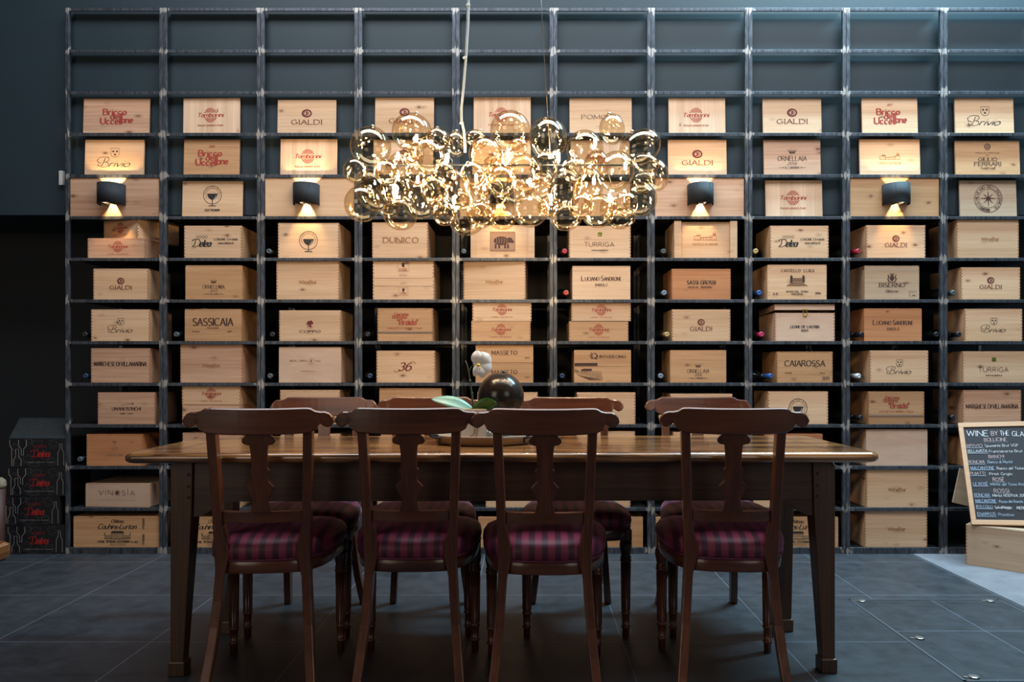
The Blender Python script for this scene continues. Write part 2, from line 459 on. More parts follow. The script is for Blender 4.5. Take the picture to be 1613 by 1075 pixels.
# ------------------------------------------------------------------ lettering: a small stroke alphabet
GL = {
 'A': (.78, "0,0 .39,1 .78,0|.14,.35 .64,.35"), 'B': (.66, "0,0 0,1|0,1 .33,1 @.33,.76,.24,.24,90,-90 0,.52|.33,.52 @.36,.26,.28,.26,90,-90 0,0"),
 'C': (.76, "@.42,.5,.42,.5,48,312"), 'D': (.78, "0,0 0,1|0,1 .3,1 @.3,.5,.46,.5,90,-90 0,0"),
 'E': (.6, "0,0 0,1|0,1 .56,1|0,.52 .46,.52|0,0 .6,0"), 'F': (.56, "0,0 0,1|0,1 .56,1|0,.52 .46,.52"),
 'G': (.82, "@.42,.5,.42,.5,48,325|.5,.46 .78,.46 .78,.12"), 'H': (.76, "0,0 0,1|.74,0 .74,1|0,.5 .74,.5"),
 'I': (.10, ".05,0 .05,1"), 'J': (.4, ".35,1 .35,.25 @.17,.22,.18,.22,0,-170"), 'K': (.7, "0,0 0,1|.64,1 .04,.48|.2,.6 .7,0"),
 'L': (.58, "0,0 0,1|0,0 .58,0"), 'M': (.92, "0,0 .06,1 .46,.12 .86,1 .92,0"), 'N': (.78, "0,0 0,1 .76,0 .76,1"),
 'O': (.84, "@.42,.5,.42,.5,0,360"), 'P': (.6, "0,0 0,1|0,1 .32,1 @.32,.74,.26,.26,90,-90 0,.48"),
 'Q': (.86, "@.42,.5,.42,.5,0,360|.48,.2 .86,-.18"), 'R': (.68, "0,0 0,1|0,1 .32,1 @.32,.75,.26,.25,90,-90 0,.5|.3,.5 .68,0"),
 'S': (.6, "@.31,.75,.26,.25,35,270 @.31,.25,.29,.25,90,-145"), 'T': (.7, ".35,0 .35,1|0,1 .7,1"),
 'U': (.74, "0,1 0,.35 @.36,.35,.36,.35,180,360 .72,1"), 'V': (.76, "0,1 .38,0 .76,1"), 'W': (1.1, "0,1 .28,0 .55,.9 .82,0 1.1,1"),
 'X': (.7, "0,1 .7,0|.7,1 0,0"), 'Y': (.7, "0,1 .35,.45 .7,1|.35,.45 .35,0"), 'Z': (.64, "0,1 .62,1 0,0 .64,0"),
 'a': (.5, "@.24,.31,.24,.31,0,360|.5,.62 .5,0"), 'b': (.54, "0,1 0,0|@.27,.31,.26,.31,0,360"), 'c': (.5, "@.27,.31,.27,.31,48,312"),
 'd': (.54, ".52,1 .52,0|@.26,.31,.25,.31,0,360"), 'e': (.52, ".02,.33 .5,.33 @.26,.31,.25,.31,5,318"),
 'f': (.34, ".13,0 .13,.8 @.29,.8,.16,.2,180,70|0,.6 .32,.6"), 'g': (.52, "@.26,.33,.24,.29,0,360|.5,.62 .5,-.1 @.26,-.1,.24,.2,0,-150"),
 'h': (.52, "0,1 0,0|0,.36 @.25,.38,.25,.24,180,0 .5,0"), 'i': (.08, ".04,.62 .04,0|.04,.84 .04,.92"), 'j': (.2, ".15,.62 .15,-.1 @0,-.1,.15,.18,0,-90|.15,.84 .15,.92"),
 'k': (.48, "0,1 0,0|.44,.62 .03,.26|.16,.36 .48,0"), 'l': (.08, ".04,1 .04,0"), 'm': (.84, "0,.62 0,0|0,.4 @.21,.4,.21,.22,180,0 .42,0|.42,.4 @.63,.4,.21,.22,180,0 .84,0"),
 'n': (.52, "0,.62 0,0|0,.38 @.25,.38,.25,.24,180,0 .5,0"), 'o': (.54, "@.27,.31,.27,.31,0,360"), 'p': (.54, "0,.62 0,-.32|@.27,.31,.26,.31,0,360"),
 'q': (.54, ".52,.62 .52,-.32|@.26,.31,.25,.31,0,360"), 'r': (.34, "0,.62 0,0|0,.36 @.2,.4,.2,.22,180,55"), 's': (.42, "@.21,.465,.18,.155,40,270 @.21,.155,.2,.155,90,-140"),
 't': (.34, ".14,.85 .14,.14 @.26,.14,.12,.14,180,290|0,.6 .32,.6"), 'u': (.52, "0,.62 0,.24 @.25,.24,.25,.24,180,360 .5,.62|.5,.3 .5,0"),
 'v': (.5, "0,.62 .25,0 .5,.62"), 'w': (.76, "0,.62 .19,0 .38,.55 .57,0 .76,.62"), 'x': (.46, "0,.62 .46,0|.46,.62 0,0"), 'y': (.5, "0,.62 .26,.02|.5,.62 .18,-.3"),
 'z': (.44, "0,.62 .42,.62 0,0 .44,0"), '0': (.58, "@.29,.5,.28,.5,0,360"), '1': (.3, ".02,.8 .17,1 .17,0"), '2': (.56, "@.27,.73,.25,.27,160,-30 0,0 .56,0"),
 '3': (.54, "@.26,.75,.23,.25,150,-90 @.26,.26,.27,.26,90,-150"), '4': (.6, ".44,0 .44,1 0,.28 .6,.28"), '5': (.54, ".5,1 .1,1 .06,.55 @.25,.31,.28,.31,110,-140"),
 '6': (.56, "@.48,.55,.46,.45,95,180 .02,.3 @.28,.3,.26,.3,180,540"), '7': (.54, "0,1 .54,1 .2,0"), '8': (.54, "@.27,.75,.22,.25,-90,270 @.27,.25,.26,.25,90,-270"),
 '9': (.56, "@.28,.7,.26,.3,0,360 .54,.6 @.1,.45,.44,.45,10,-70"), '.': (.08, ".03,0 .03,.07"), '-': (.3, ".02,.36 .3,.36"), "'": (.1, ".07,1 .03,.76"),
 ',': (.1, ".06,.06 .01,-.14"), ' ': (.32, ""), '*': (.14, ".04,.46 .1,.54"), '"': (.24, ".04,1 .02,.72|.2,1 .18,.72"), '!': (.1, ".05,1 .05,.3|.05,0 .05,.07"),
}
ACC = {'\u00cc': ('I', ".0,1.3 .12,1.12"), '\u00c9': ('E', ".2,1.1 .4,1.3"), '\u00e2': ('a', ".08,.72 .25,.88 .42,.72")}
_gc = {}


def glyph(ch):
    if ch in _gc: return _gc[ch]
    extra = None
    if ch in ACC: base, extra = ACC[ch]
    else: base = ch if ch in GL else ' '
    wd, s = GL[base]
    strokes = []
    for part in (s + ('|' + extra if extra else '')).split('|'):
        pts = []
        for t in part.split():
            if t[0] == '@':
                cx, cy, rx, ry, a0, a1 = [float(q) for q in t[1:].split(',')]
                n = max(4, int(abs(a1 - a0) / 24))
                pts += [(cx + rx * math.cos(R(a0 + (a1 - a0) * i / n)), cy + ry * math.sin(R(a0 + (a1 - a0) * i / n))) for i in range(n + 1)]
            else: pts.append(tuple(float(q) for q in t.split(',')))
        if len(pts) > 1: strokes.append(pts)
    _gc[ch] = (wd, strokes)
    return _gc[ch]


STY = {  # thick, thin, serif, slant, gap
 'serif': (.19, .075, .11, 0, .20), 'bold': (.27, .10, .11, 0, .16), 'narrow': (.18, .065, .08, 0, .16), 'sans': (.085, .085, 0, 0, .22),
 'sansb': (.14, .14, 0, 0, .2), 'thin': (.07, .06, 0, 0, .34), 'italic': (.20, .08, .05, .28, .14), 'script': (.15, .05, 0, .42, .10),
 'slab': (.15, .09, .09, 0, .14), 'chalk': (.11, .10, 0, .04, .15),
}


class Art:
    """marks on a flat face: x right, y up, in thousandths of the crate print scale (1 unit = 1/279 m)"""
    def __init__(s): s.q = []

    def poly(s, pts, c='ink'): s.q.append((list(pts), c))

    def stroke(s, pts, w, c='ink', thin=None, closed=False):
        n = len(pts)
        L, Rr = [], []
        for i in range(n):
            if closed: a, b = pts[i - 1], pts[(i + 1) % n]
            else: a, b = pts[max(i - 1, 0)], pts[min(i + 1, n - 1)]
            dx, dy = b[0] - a[0], b[1] - a[1]
            l = math.hypot(dx, dy) or 1e-9
            dx /= l; dy /= l
            hw = w / 2
            if thin is not None:
                hw = (thin + (w - thin) * abs(dy * 0.96 - dx * 0.28)) / 2
            L.append((pts[i][0] - dy * hw, pts[i][1] + dx * hw)); Rr.append((pts[i][0] + dy * hw, pts[i][1] - dx * hw))
        for i in range(n if closed else n - 1):
            j = (i + 1) % n
            s.q.append(([Rr[i], Rr[j], L[j], L[i]], c))

    def line(s, x0, y0, x1, y1, w=.5, c='ink'): s.stroke([(x0, y0), (x1, y1)], w, c)

    def sharp(s, pts, w, c, thin):
        """stroke that keeps sharp corners: split at them"""
        run = [pts[0]]
        for i in range(1, len(pts)):
            run.append(pts[i])
            if i < len(pts) - 1:
                a = math.atan2(pts[i][1] - pts[i - 1][1], pts[i][0] - pts[i - 1][0])
                b = math.atan2(pts[i + 1][1] - pts[i][1], pts[i + 1][0] - pts[i][0])
                d = abs((b - a + PI) % (2 * PI) - PI)
                if d > 0.75:
                    s.stroke(run, w, c, thin); run = [pts[i]]
        s.stroke(run, w, c, thin)

    def text(s, t, x, y, h, w=None, sty='serif', c='ink', rot=0.0, bold=1.0, jit=0):
        """centred on (x, y); h = cap height; w = total width"""
        thick, thin, serif, slant, gap = STY[sty]
        adv = []
        tot = 0
        for ch in t:
            wd = glyph(ch)[0]; adv.append(tot); tot += wd + gap
        tot -= gap
        sx = (w / tot) if w else h
        ratio = sx / h
        low = all(not ch.isupper() for ch in t if ch.isalpha())
        rnd = random.Random(len(t) * 7 + ord(t[0]))
        ca, sa = math.cos(rot), math.sin(rot)

        def T(p, ox, jy=0):
            px = (p[0] + slant * (p[1] - .4) / max(ratio, .3) * ratio + ox - tot / 2) * sx; py = (p[1] - .5 + jy) * h
            return (x + px * ca - py * sa, y + px * sa + py * ca)
        for ch, ox in zip(t, adv):
            jy = rnd.uniform(-.06, .06) * jit
            for st in glyph(ch)[1]:
                pts = [T(p, ox, jy) for p in st]
                s.sharp(pts, thick * h * bold, c, thin * h * bold)
                if serif:
                    for e, q in ((st[0], st[1]), (st[-1], st[-2])):
                        ddx, ddy = e[0] - q[0], e[1] - q[1]
                        if abs(ddy) > abs(ddx) * 1.1 and min(abs(e[1] - v) for v in (0, 1, .62, -.32)) < .01:
                            s.stroke([T((e[0] - serif, e[1]), ox, jy), T((e[0] + serif, e[1]), ox, jy)], thin * h * bold * 1.1, c)

    def ring(s, x, y, rx, ry=None, w=.7, c='ink', n=28, a0=0, a1=360):
        ry = ry or rx
        full = abs(a1 - a0) >= 360
        k = n if full else n + 1
        s.stroke([(x + rx * math.cos(R(a0 + (a1 - a0) * i / n)), y + ry * math.sin(R(a0 + (a1 - a0) * i / n))) for i in range(k)], w, c, closed=full)

    def disc(s, x, y, rx, ry=None, c='ink', n=18, a0=0, a1=360):
        ry = ry or rx
        s.poly([(x + rx * math.cos(R(a0 + (a1 - a0) * i / n)), y + ry * math.sin(R(a0 + (a1 - a0) * i / n))) for i in range(n if abs(a1 - a0) >= 360 else n + 1)], c)

    def rect(s, x, y, w, h, c='ink'): s.poly([(x - w / 2, y - h / 2), (x + w / 2, y - h / 2), (x + w / 2, y + h / 2), (x - w / 2, y + h / 2)], c)

    def frame(s, x, y, w, h, t=.5, c='ink'):
        for (a, b, cc, d) in ((-1, -1, 1, -1), (1, -1, 1, 1), (1, 1, -1, 1), (-1, 1, -1, -1)):
            s.line(x + a * w / 2, y + b * h / 2, x + cc * w / 2, y + d * h / 2, t, c)

    def arctext(s, t, x, y, r, h, mid=90, span=120, c='ink', sty='sans', inward=False):
        for i, ch in enumerate(t):
            f = (i / (len(t) - 1) - .5) if len(t) > 1 else 0
            a = mid - f * span if not inward else mid + f * span
            s.text(ch, x + r * math.cos(R(a)), y + r * math.sin(R(a)), h, None, sty, c, rot=R(a - 90 if not inward else a + 90))

    def mesh(s, name, parent, y=-0.0006, cx=0.0, cz=0.0, scale=1 / 279., Mx=None, rot=None):
        mats, mb = [], MB()
        for k, (pts, c) in enumerate(s.q):
            if c not in mats: mats.append(c)
            lift = y - 0.0000025 * k      # later marks lie a hair in front of earlier ones
            vs = [(cx + p[0] * scale, lift, cz + p[1] * scale) for p in pts]
            mb.add(vs, [tuple(range(len(vs)))], mats.index(c), False, Mx)
        return mb.build(name, [M[c] for c in mats], parent)


# ---- the marks, each centred on the face
def a_gialdi(a, s=1.0, c='wine', big=True, **k):
    if big: ly, rx, ry, ty, h, w = 5.2, 8, 6.3, -8.7, 7.2, 48
    else: ly, rx, ry, ty, h, w = 4.8, 5.6, 5, -5.4, 6, 34
    a.ring(0, ly, rx * .86, ry * .86, rx * .30, c)
    a.ring(-rx * .15, ly, rx * .46, ry * .46, rx * .13, c, a0=40, a1=330); a.ring(rx * .12, ly, rx * .30, ry * .28, rx * .12, c, a0=-150, a1=150)
    a.ring(rx * .0, ly, rx * .12, ry * .12, rx * .12, c)
    a.text('GIALDI', 0, ty, h, w, 'serif', c)


def a_tamb(a, low=False, c='red', dx=0, **k):
    rx, ry = (8, 9) if low else (10.4, 11.8)
    x, y = (dx, 2.4) if low else (dx - 1.5, 1.0)
    n = 22
    for i in range(n):
        g = 2 * PI * (i + .5) / n
        if abs(math.sin(g)) < .27: continue
        d = .082; r0 = max(.40, (3.0 if low else 3.9) / (ry * abs(math.sin(g))))
        if r0 > .9: continue
        a.poly([(x + rx * r0 * math.cos(g - d * .9), y + ry * r0 * math.sin(g - d * .9)), (x + rx * math.cos(g - d), y + ry * math.sin(g - d)),
                (x + rx * math.cos(g + d), y + ry * math.sin(g + d)), (x + rx * r0 * math.cos(g + d * .9), y + ry * r0 * math.sin(g + d * .9))], c)
    a.text('Tamborini', x, y + .3, 4.6 if low else 6.0, 31 if low else 41, 'italic', c, bold=1.25)
    if low: a.text('LAMONE - SWITZERLAND', x, -9.3, 2.1, 34, 'sans', c, bold=1.2)
    else: a.text("l'uva per passione di vino", x, -15, 3.2, 40, 'script', c, bold=1.2)


def shield(a, x, y, w, h, c):
    a.stroke([(x - w / 2, y + h / 2), (x + w / 2, y + h / 2), (x + w / 2, y - h * .2), (x + w * .3, y - h * .42), (x, y - h / 2), (x - w * .3, y - h * .42), (x - w / 2, y - h * .2)], .6, c, closed=True)
    for (p, q) in ((-.22, .15), (.22, .15), (0, -.2)): a.disc(x + p * w, y + q * h, w * .12, c=c, n=10)


def a_brivio(a, s=1.0, c='black', **k):
    shield(a, 1 * s, 7.3 * s, 13 * s, 14.5 * s, c)
    x, y = -17 * s, -8.5 * s
    # the big looped initial
    a.stroke([(x + px * s, y + py * s) for px, py in ((3, 7), (1, 2), (-2, -4), (-6, -6), (-9, -4.5), (-8, -2.5))], 1.3 * s, c, .5 * s)
    a.stroke([(x + px * s, y + py * s) for px, py in ((-3, -1), (-8, 0), (-10, 4), (-6, 8), (1, 9.2), (8, 8), (9, 4.5), (5, 1.2), (0, .5))], 1.2 * s, c, .45 * s)
    a.stroke([(x + px * s, y + py * s) for px, py in ((3, 1), (7.5, -.5), (8, -4), (4, -7), (-1, -7.3), (-4, -6))], 1.2 * s, c, .45 * s)
    a.text('rivio', 9.5 * s, -10.3 * s, 9.5 * s, 31 * s, 'script', c, bold=1.25)


def a_bricco(a, year=None, dx=0, c='red', **k):
    a.text('Bricco', dx - 2.5, 6.5, 9.2, 36, 'bold', c)
    a.text("dell'", dx + 1.5, -.5, 8.6, 21, 'bold', c)
    a.text('Uccell', dx - 8, -8, 9.6, 33, 'bold', c)
    a.text('one', dx + 17.5, -6, 9.2, 17, 'bold', c)
    if year: a.text(year, dx, 17.5, 3.2, 8.5, 'italic', c)


def a_glass(a, name=False, dy=6, s=1.0, **k):
    c = 'black'
    a.ring(0, dy, 14.3 * s, w=.8, c=c, n=40); a.ring(0, dy, 10.6 * s, w=.45, c=c, n=32, a0=-35, a1=215)
    a.arctext('PREMIUM WINE', 0, dy, 12.4 * s, 2.1, 90, 170, c)
    a.text('TICINO', 0, dy + 4.6, 1.6, 12, 'sans', c)
    a.disc(0, dy + 2.2, 8.2 * s, 9.5 * s, c, n=18, a0=180, a1=360)
    a.ring(0, dy + 1.0, 6.2 * s, 7.4 * s, .8, 'white' if False else 'cream', n=10, a0=290, a1=350)
    a.rect(0, dy - 12, 1.2, 11, c); a.rect(0, dy - 17.4, 12, 1.1, c)
    if name: a.text('QUATTROMANI', 0, dy - 24, 3.6, 23, 'narrow', c)


def a_delea(a, **k):
    c = 'black'
    for i in range(4):
        x = -24.5 + i * 4.7
        a.stroke([(x - 2.2, 8), (x, 10.4), (x + 2.2, 8), (x, 5.6)], .6, c, closed=True)
    a.stroke([(-32, -6), (-29, -8.5), (-22, -5.5), (-19.5, -.5), (-22, 4), (-28, 4.2), (-33, 2.5), (-31, 1)], 1.7, c, .6)
    a.stroke([(-27.5, 3.6), (-28.5, -4), (-32.5, -8)], 1.5, c, .7)
    a.text('elea', -11.5, -2.2, 10.5, 17, 'script', c, bold=1.7)
    a.text('LOSONE CH-6616', 20.5, 4, 3.4, 37, 'narrow', c, bold=1.2); a.text('www.delea.ch', 20.5, -1.6, 3.4, 24, 'serif', c)


def crown(a, x, y, w, h, c):
    a.poly([(x - w * .3, y - h / 2), (x + w * .3, y - h / 2), (x + w * .33, y - h * .25), (x - w * .33, y - h * .25)], c)
    for i in range(5):
        g = (i - 2) / 2.
        a.poly([(x + g * w * .28 - w * .05, y - h * .2), (x + g * w * .28 + w * .05, y - h * .2), (x + g * w * .48, y + h * (.35 - .15 * abs(g)))], c)
        a.disc(x + g * w * .48, y + h * (.42 - .15 * abs(g)), w * .04, c=c, n=6)
    a.stroke([(x - w * .42, y + h * .1), (x - w * .2, y - h * .1), (x, y + h * .1), (x + w * .2, y - h * .1), (x + w * .42, y + h * .1)], .5, c)


def a_orn(a, year='2016', sub='IL CARISMA', s=1.0, **k):
    c = 'tan' if k.get('faint') else 'ink'
    crown(a, 0, 10.5 * s, 15 * s, 8 * s, c)
    a.text('ORNELLAIA', 0, -1.5 * s, 7.4 * s, 46 * s, 'serif', c, bold=.7)
    a.text(year, 0, -9.8 * s, 4.6 * s, 15 * s, 'italic', c, bold=.8)
    a.text(sub, 0, -16.3 * s, 3.2 * s, 22 * s, 'serif', c)
    for d in (-1, 1):
        a.line(d * 14 * s, -16.3 * s, d * 22 * s, -16.3 * s, .4, c); a.disc(d * 14 * s, -16.3 * s, .9, c=c, n=6)


def a_sass(a, **k):
    a.text('SASSICAIA', 0, 5, 11.5, 63, 'narrow', 'ink'); a.text('BOLGHERI', 0, -4.5, 2, 17, 'bold', 'ink')
    a.text('ITALIA', -27, -10, 1.9, 11, 'bold', 'ink'); a.text('2017', 26.5, -10, 2.2, 7, 'bold', 'ink')


def a_wb(a, dx=0, dy=0, **k):
    a.text('WineBar', dx, dy, 5.2, 28, 'slab', 'rust', bold=1.15); a.text('TICINO', dx, dy - 4.6, 1.5, 10, 'sans', 'rust', bold=1.3)


def a_coppo(a, **k):
    for (x, y, r) in ((-2, 5, 2.6), (1.5, 6, 2.4), (3.5, 4, 1.8), (-4, 2.5, 1.6), (0, 2.5, 2.2), (1, -1, 1.8), (-2, -.5, 1.2)): a.disc(x, y, r, c='wine', n=8)
    a.ring(0, 0, 4.8, 4.2, .4, 'wine', n=16, a0=190, a1=350)
    a.text('COPPO', 0, -9, 3.4, 33, 'bold', 'ink', bold=1.2); a.rect(0, -12.5, 10, .35, 'tan')


def a_dunico(a, **k): a.text('DUNICO', 1, 0, 8.4, 55, 'serif', 'tan', bold=1.25); a.text('DUNICO', 1.4, -.3, 7.4, 54, 'serif', 'rust', bold=.45)


def a_bosso(a, dx=0, dy=0, top=True, **k):
    if top:
        a.frame(dx, dy + 4, 18, 15.5, .35, 'tan'); a.disc(dx, dy + 8.2, 2.4, 2.0, 'black', 10); a.disc(dx - .5, dy + 6, 1.9, 2.8, 'black', 8); a.disc(dx + .8, dy + 4.2, .9, 1.6, 'black', 8)
        a.text('IL BOSSO', dx, dy + .5, 1.6, 12, 'bold', 'red'); a.text('DI CHIARA', dx, dy - 1.9, 1.6, 13, 'bold', 'red')
        a.text('Terre', dx - 1, dy - 7, 1.5, 10, 'narrow', 'tan'); a.text('ROSSO', dx, dy - 10, 1.4, 12, 'bold', 'ink')
    else:
        a.text('Terre', dx, dy + 11.5, 1.6, 10, 'narrow', 'tan'); a.text('ROSSO', dx, dy + 9, 1.3, 9, 'bold', 'tan')
        a.frame(dx, dy - 3, 14.5, 12.5, .35, 'tan'); a.disc(dx, dy + .2, 2, 1.7, 'black', 10); a.disc(dx - .4, dy - 1.6, 1.5, 2.2, 'black', 8)
        a.text('IL BOSSO', dx, dy - 5, 1.3, 9, 'bold', 'red'); a.text('DI CHIARA', dx, dy - 7, 1.3, 10, 'bold', 'red')
        a.line(-48, 5.4, 48, 5.4, .35, 'ink')


def a_braida(a, **k):
    c = 'red'
    a.text('Giacomo', -6, 16.5, 5.4, 22, 'narrow', c); a.text('Bologna', -9, 12, 5.0, 22, 'narrow', c)
    a.text('"Braida"', 4, 4.2, 8, 32, 'narrow', c, bold=1.1); a.text('ROCCHETTA TANARO - ITALIA', 0, -5.5, 2.5, 53, 'narrow', c)
    for y in (-11.5, -13.2): a.line(-43, y, 43, y, .6, 'ink')
    for y in (-12.3,): a.line(-43, y, 43, y, .5, 'cream')


def a_36(a, **k):
    a.text('36', -.5, 0, 12.5, 19.5, 'italic', 'wine', bold=1.0)
    a.stroke([(-9, -5.5), (-13, -8.6), (-18, -7), (-18.6, -5.2)], .8, 'wine', .4); a.stroke([(7, 7.6), (11, 8.6), (15, 6.4), (15.4, 4.8)], .8, 'wine', .4)


def a_torres(a, **k):
    a.text('MIGUEL TORRES', -18, 6.5, 2.6, 27, 'serif', 'tan', bold=.9); a.ring(2, 6, 4.6, w=.4, c='tan'); a.disc(2, 6, 1.6, 2.4, 'tan', 8)
    a.text('CHILE', 13, 6, 2.4, 9, 'serif', 'tan', bold=.9); a.text('www.migueltorres.cl', -4, -9.5, 1.6, 22, 'serif', 'tan')


def a_march(a, **k): a.text('MARCHESE*DI*VILLAMARINA', 0, 1.5, 6.6, 82, 'narrow', 'ink')


def a_umani(a, **k):
    a.stroke([(-9, 4.5), (-3, 6), (3, 7), (7.5, 7.2)], 1.0, 'ink', .3)
    a.line(7.5, 7.2, 12, 7.2, .5, 'ink'); a.line(9.7, 5, 9.7, 9.4, .5, 'ink'); a.disc(9.7, 7.2, 1, c='ink', n=8)
    a.text('UMANI RONCHI', 0, -.5, 5, 45, 'serif', 'ink'); a.text('OSIMO - ITALIA', 0, -8.2, 2.2, 20, 'serif', 'ink')


def a_guado(a, **k):
    c = 'tan'
    a.stroke([(0, 9), (5, 2), (0, -5), (-5, 2)], .5, c, closed=True); a.text('GT', 0, 2, 3.4, 4.6, 'serif', c)
    for i in range(3): a.rect(0, 11.6 + i * 1.1, 5 + i * 1.4, .6, c)
    a.text('GUADO AL TASSO', 0, -8, 3, 27, 'serif', c)


def a_vino(a, **k):
    a.text('VINOS\u00ccA', 0, 4, 8, 59, 'thin', 'ink'); a.disc(.6, 4, 2.6, c='ink'); a.text('LUCIANO ERCOLINO', 0, -7.6, 2.7, 60, 'thin', 'tan')


def manor(a, x, y, w, h, c):
    a.line(x - w / 2, y - h / 2, x + w / 2, y - h / 2, .5, c)
    a.frame(x, y - h * .12, w * .46, h * .7, .45, c); a.poly([(x - w * .25, y + h * .25), (x + w * .25, y + h * .25), (x + w * .2, y + h * .48), (x - w * .2, y + h * .48)], c)
    for i in range(7): a.rect(x + (i - 3) * w * .062, y - h * .1, w * .02, h * .5, c)
    for d in (-1, 1):
        a.frame(x + d * w * .36, y - h * .27, w * .24, h * .4, .4, c)
        for i in range(4): a.rect(x + d * w * .36 + (i - 1.5) * w * .05, y - h * .27, w * .018, h * .3, c)
        a.poly([(x + d * w * .46, y - h * .05), (x + d * w * .50, y - h * .05), (x + d * w * .48, y + h * .4)], c)


def a_couhins(a, **k):
    c = 'black'
    a.text('Ch\u00e2teau', 2, 17, 5.4, 20, 'script', c, bold=1.2); a.text('Couhins-Lurton', 2, 8.6, 7.6, 60, 'script', c, bold=1.3)
    manor(a, 2, -4.5, 42, 12, c)
    a.text('1998', -24, -15.5, 3.2, 10, 'bold', c); a.text('PESSAC-L\u00c9OGNAN', 3, -15, 3.2, 36, 'bold', c); a.frame(3, -15.2, 24, 6.4, .3, c)
    a.text('BLANC', 29, -15.6, 2.4, 11, 'serif', c); a.text('GRAND VIN DE BORDEAUX', 3, -20.4, 1.2, 26, 'serif', c)
    for d in (13, -12): a.text('BORDEAUX', 43, d, 2.6, 16, 'bold', c, rot=R(-90))


def a_couhins_sm(a, **k): a_couhins(a)


def a_masseto(a, yr='2013', dx=0, **k):
    a.text('MASSETO', dx, 1, 6.0, 40, 'serif', 'ink'); a.text(yr, 36, -7.2, 2.6, 8, 'serif', 'ink')


def a_quinto(a, **k):
    c = 'ink'
    a.text('Q', -13, 16.5, 8.5, 8.5, 'serif', c); a.text('UINTODECIMO', 14, 15.4, 4.4, 44, 'serif', c)
    for i in range(5): a.disc(-20 + 2.5 * abs(i - 2) * .5, 21 - i * 2.2, .9, c=c, n=7)
    a.text('MIRABELLA ECLANO', 12, 10.6, 1.3, 36, 'sans', 'tan')
    a.rect(-26, 3.2, 36, 4.2, c)
    a.line(-45, .2, 45, .2, .3, c)
    for i in range(13):
        t = i / 12.; a.stroke([(-43 + 40 * t, -8 - 2 * t), (-38 + 36 * t, -14 - 6 * t), (-20 + 20 * t, -21.5)], .5, c)
    for i in range(6): a.line(-43 + i * 8, -8.5 - i * 2.2, -2 + i * .6, -8 - i * 2.2, .35, c)
    for i in range(4): a.poly([(-44 + i * 1.7, -8), (-42.8 + i * 1.7, -8), (-43.4 + i * 1.7, -1.5 - i)], c)
    a.rect(-24, -5.4, 14, 3.4, c); a.rect(-30, -5.8, 8, 2.4, c)


def a_turriga(a, s=1.0, **k):
    a.rect(0, 12, 6.6, 6.2, 'green'); a.rect(0, 10.6, 5, 1.8, 'brass')
    a.text('TURRIGA', -1, -4.0, 7, 47, 'sans', 'ink', bold=1.15); a.text('www.argiolas.it', 0, -12.8, 2.4, 26, 'bold', 'ink')


def a_sandrone(a, **k):
    a.text('L', -29, 3.8, 7.4, 4.6, 'narrow', 'ink'); a.text('UCIANO', -14.5, 3.2, 5.8, 22, 'narrow', 'ink'); a.text('S', 1.6, 3.8, 7.4, 4.2, 'narrow', 'ink')
    a.text('ANDRONE', 18, 3.2, 5.8, 27, 'narrow', 'ink'); a.text('BAROLO', 0, -6.4, 3.9, 19, 'narrow', 'ink')


def a_sassi(a, **k): a.text('SASSI GROSSI', 0, 2.8, 5.6, 45, 'narrow', 'black', bold=1.3); a.text('GIALDI SA - MENDRISIO', -2, -4.6, 2.4, 38, 'bold', 'ink')


def a_luigi(a, **k):
    c = 'ink'
    a.text('CASTELLO', -10, 18, 4.4, 30, 'serif', c); a.text('LUIGI', 18.5, 18, 4.4, 16, 'serif', c)
    a.poly([(-10, -2), (11, -2), (10, 6), (-9.4, 6)], 'tan'); a.frame(.5, 2, 19, 8, .6, c)
    for d in (-9, 10): a.rect(d, 4, 4, 9, c); a.poly([(d - 2, 8.5), (d + 2, 8.5), (d, 11.5)], c)
    for i in range(5): a.rect(-5 + i * 2.7, 3, 1.1, 4.6, c)
    a.poly([(-17, -6), (17, -6), (10, -2), (-12, -3)], 'tan'); a.stroke([(-17, -6), (-10, -4), (0, -5.5), (10, -3.8), (17, -6)], .7, c)
    a.text('ROSSO DEL TICINO', 0, -15, 2.6, 34, 'bold', c); a.text('SVIZZERA', 0, -19, 2.6, 18, 'bold', c)
    a.text('6 B', -34, -18.6, 3.2, 7, 'bold', c); a.text('2016', 32.5, -17.6, 3.2, 9, 'bold', c)
    for x in (-45, 45):
        for y in (22, 1, -21): a.rect(x, y, .8, .9, 'black')


def a_leone(a, **k): a.text('LEONE DE CASTRIS', 0, -4.5, 3.8, 45, 'bold', 'black'); a.text('1665', -.5, -10.3, 3.4, 11, 'bold', 'black')


def a_caia(a, **k):
    a.text('CAIAROSSA', 0, 6, 8.8, 63, 'narrow', 'black'); a.line(14, 3, 19, -1, 1.0, 'black')
    a.text('TOSCANA', -26, -9.2, 1.8, 11, 'bold', 'ink'); a.text('ITALIA', 27.5, -9.2, 1.8, 8, 'bold', 'ink'); a.text('2015', 33, -17.5, 5, 12, 'narrow', 'ink')


